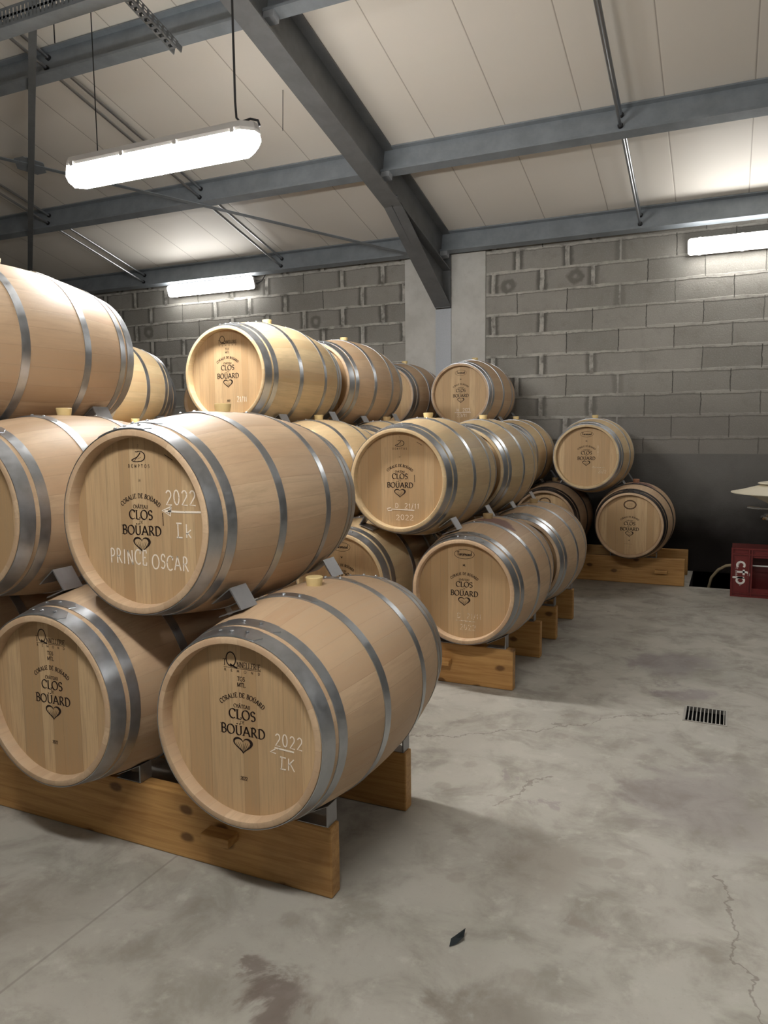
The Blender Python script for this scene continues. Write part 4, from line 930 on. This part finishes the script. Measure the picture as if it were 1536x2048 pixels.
# ------------------------------------------------------------------ floor drain
t = thing('floor_drain', 'rectangular steel floor drain grate on the open concrete', 'drain', (-0.0665, 3.9425, 0))
bm = bmesh.new()
for a in ((-0.1, 0.1, -0.109, -0.1), (-0.1, 0.1, 0.1, 0.109), (-0.1, -0.088, -0.1, 0.1), (0.092, 0.1, -0.1, 0.1)): box(bm, *a, -0.02, 0.003)
obj('drain_frame', bm, M['grate'], t)
for k in range(10):
    bm = bmesh.new(); x = -0.075 + k * 0.0178; box(bm, x - 0.0025, x + 0.0025, -0.1, 0.1, -0.018, 0.002); obj('bar', bm, M['grate'], t)

# ------------------------------------------------------------------ crate standing on its side
CX, CY = 0.046, 6.92; CWD, CD_, CH = 0.62, 0.27, 0.415
t = thing('plastic_crate', 'dark red plastic harvest crate with white lettering, tipped on its side', 'crate', (CX, CY, 0))
bm = bmesh.new(); T = 0.012
# front panel with window opening, frame bars and ribs
win = (0.155, 0.52, 0.075, 0.335)
box(bm, 0, win[0], 0, T, 0, CH); box(bm, win[1], CWD, 0, T, 0, CH); box(bm, win[0], win[1], 0, T, 0, win[2]); box(bm, win[0], win[1], 0, T, win[3], CH)
for z in (0.0, 0.028, 0.355, CH - 0.014): box(bm, -0.004, CWD + 0.004, -0.012, 0.0, z, z + 0.012)
for x in (0.125, 0.147): box(bm, x, x + 0.009, -0.014, 0, 0.0, CH)
box(bm, -0.006, 0.008, -0.014, 0.0, 0, CH)
obj('front_panel', bm, M['red_plastic'], t)
bm = bmesh.new()
for z0, z1 in ((0, 0.07), (0.35, CH)): box(bm, 0, T, T, CD_, z0, z1)
for k in range(7): y = T + 0.03 + k * 0.034; box(bm, 0, T, y, y + 0.014, 0.07, 0.35)
box(bm, 0, T, T, CD_, 0.2, 0.212); obj('side_panel', bm, M['red_plastic'], t)
bm = bmesh.new(); box(bm, CWD - T, CWD, T, CD_, 0, CH); obj('side_panel', bm, M['red_plastic'], t)
bm = bmesh.new(); box(bm, T, CWD - T, T, CD_, 0, T); obj('end_panel', bm, M['red_plastic'], t)
bm = bmesh.new(); box(bm, T, CWD - T, T, CD_, CH - T, CH); obj('end_panel', bm, M['red_plastic'], t)
bm = bmesh.new(); box(bm, T, CWD - T, CD_ - T, CD_, T, CH - T); obj('base_panel', bm, M['red_plastic'], t)
bm = bmesh.new(); box(bm, win[0] - 0.004, win[1] + 0.004, T + 0.004, T + 0.012, 0.262, 0.272); obj('handle', bm, M['housing'], t)
bm = bmesh.new(); tmp = bmesh.new()
pen = Pen(bm, -0.0012, 0); rot = lambda u, v: (0.068 + v, 0.205 - u)
def turned(txt, cx, cz, h, wd, style, pth=None):
    b2 = bmesh.new(); p2 = Pen(b2, -0.0012, 0); p2.text(txt, 0, 0, h, wd, style, pth, 0.06)
    for f in b2.faces:
        q = [(cx + v.co.z, cz - v.co.x) for v in f.verts]; pen.quad(q)
    b2.free()
turned('cfp', 0.088, 0.205, 0.095, 0.2, 'fat')
R_ = 0.17
turned('FRANCE EMBALLAGE', 0, 0, 0.014, 0.235, 'sans', lambda s_: (-0.205 + R_ * math.sin(s_ / R_), 0.036 + R_ - R_ * math.cos(s_ / R_), s_ / R_))
pen2 = pen
obj('lettering', bm, M['white_print'], t)
tmp.free()

# ------------------------------------------------------------------ pump stand with cream funnel, behind the crate
PX, PYY = 0.388, 7.055
t = thing('funnel_stand', 'cream funnel with chrome valve lever on a thin pole above the red crate', 'funnel stand', (PX, PYY, 0))
bm = bmesh.new(); tube(bm, [(0, 0, 0.425), (0, 0, 0.66)], 0.010, 12); obj('pole', bm, M['chrome'], t, True)
bm = bmesh.new(); lathe(bm, [(0, 0.0), (0.06, 0.0), (0.06, 0.008), (0.012, 0.016), (0, 0.016)], 24); o = obj('base_plate', bm, M['chrome'], t, True); o.location = (0, 0, 0.4155)
bm = bmesh.new(); lathe(bm, [(0, 0.64), (0.10, 0.642), (0.135, 0.652), (0.14, 0.664), (0.135, 0.676), (0.115, 0.68), (0.11, 0.692), (0.03, 0.696), (0.024, 0.735), (0.03, 0.77), (0, 0.77)], 44); tag(obj('valve', bm, M['chrome'], t, True), 'round chrome valve body', None)
bm = bmesh.new(); tube(bm, [(-0.02, -0.02, 0.735), (-0.15, -0.04, 0.742)], 0.007, 10); tube(bm, [(-0.15, -0.04, 0.742), (-0.17, -0.043, 0.744), (-0.245, -0.055, 0.752)], 0.012, 10); obj('lever', bm, M['chrome'], t, True)
bm = bmesh.new(); lathe(bm, [(0, 0.768), (0.05, 0.768), (0.10, 0.79), (0.19, 0.835), (0.27, 0.864), (0.345, 0.868), (0.372, 0.872), (0.372, 0.878), (0.3, 0.893), (0.2, 0.922), (0.14, 0.94), (0.05, 0.944), (0, 0.944)], 56); obj('funnel_bowl', bm, M['cream_plastic'], t, True)
bm = bmesh.new(); lathe(bm, [(0, 0.944), (0.15, 0.946), (0.17, 0.951), (0.165, 0.958), (0.12, 0.965), (0, 0.97)], 40); obj('lid', bm, M['cream_plastic'], t, True)

# hose from the pit to the crate
bm = bmesh.new(); P0 = Vector((0.05, 7.32, 0.0))
tube(bm, [(-0.16, 7.42, -0.69), (-0.155, 7.40, -0.3), (-0.14, 7.36, -0.05), (-0.115, 7.33, 0.07), (-0.06, 7.30, 0.15), (0.0, 7.27, 0.195), (0.07, 7.235, 0.215), (0.2, 7.215, 0.21)], 0.013, 12)
tag(obj('hose', bm, M['hose'], None, True), 'tan hose curving up out of the dark pit behind the red crate', 'hose')

# dead leaf on the floor
bm = bmesh.new()
prof = [(-0.045, 0.0, 0.002), (-0.02, 0.014, 0.012), (0.01, 0.02, 0.006), (0.05, 0.004, 0.018), (0.03, -0.006, 0.003), (0.015, -0.02, 0.014), (-0.015, -0.012, 0.003)]
c0 = bm.verts.new((0, 0, 0.009)); vs = [bm.verts.new(p) for p in prof]
for i in range(len(vs)): bm.faces.new((c0, vs[i], vs[(i + 1) % len(vs)]))
ret = bmesh.ops.solidify(bm, geom=bm.faces[:], thickness=0.0012)
o = tag(obj('dead_leaf', bm, M['leaf'], None, False), 'small dark curled leaf lying on the open floor', 'leaf'); o.location = (-0.646, 1.87, 0.001); o.rotation_euler = (0, 0, math.radians(70)); o.scale = (0.8, 0.7, 1.0)
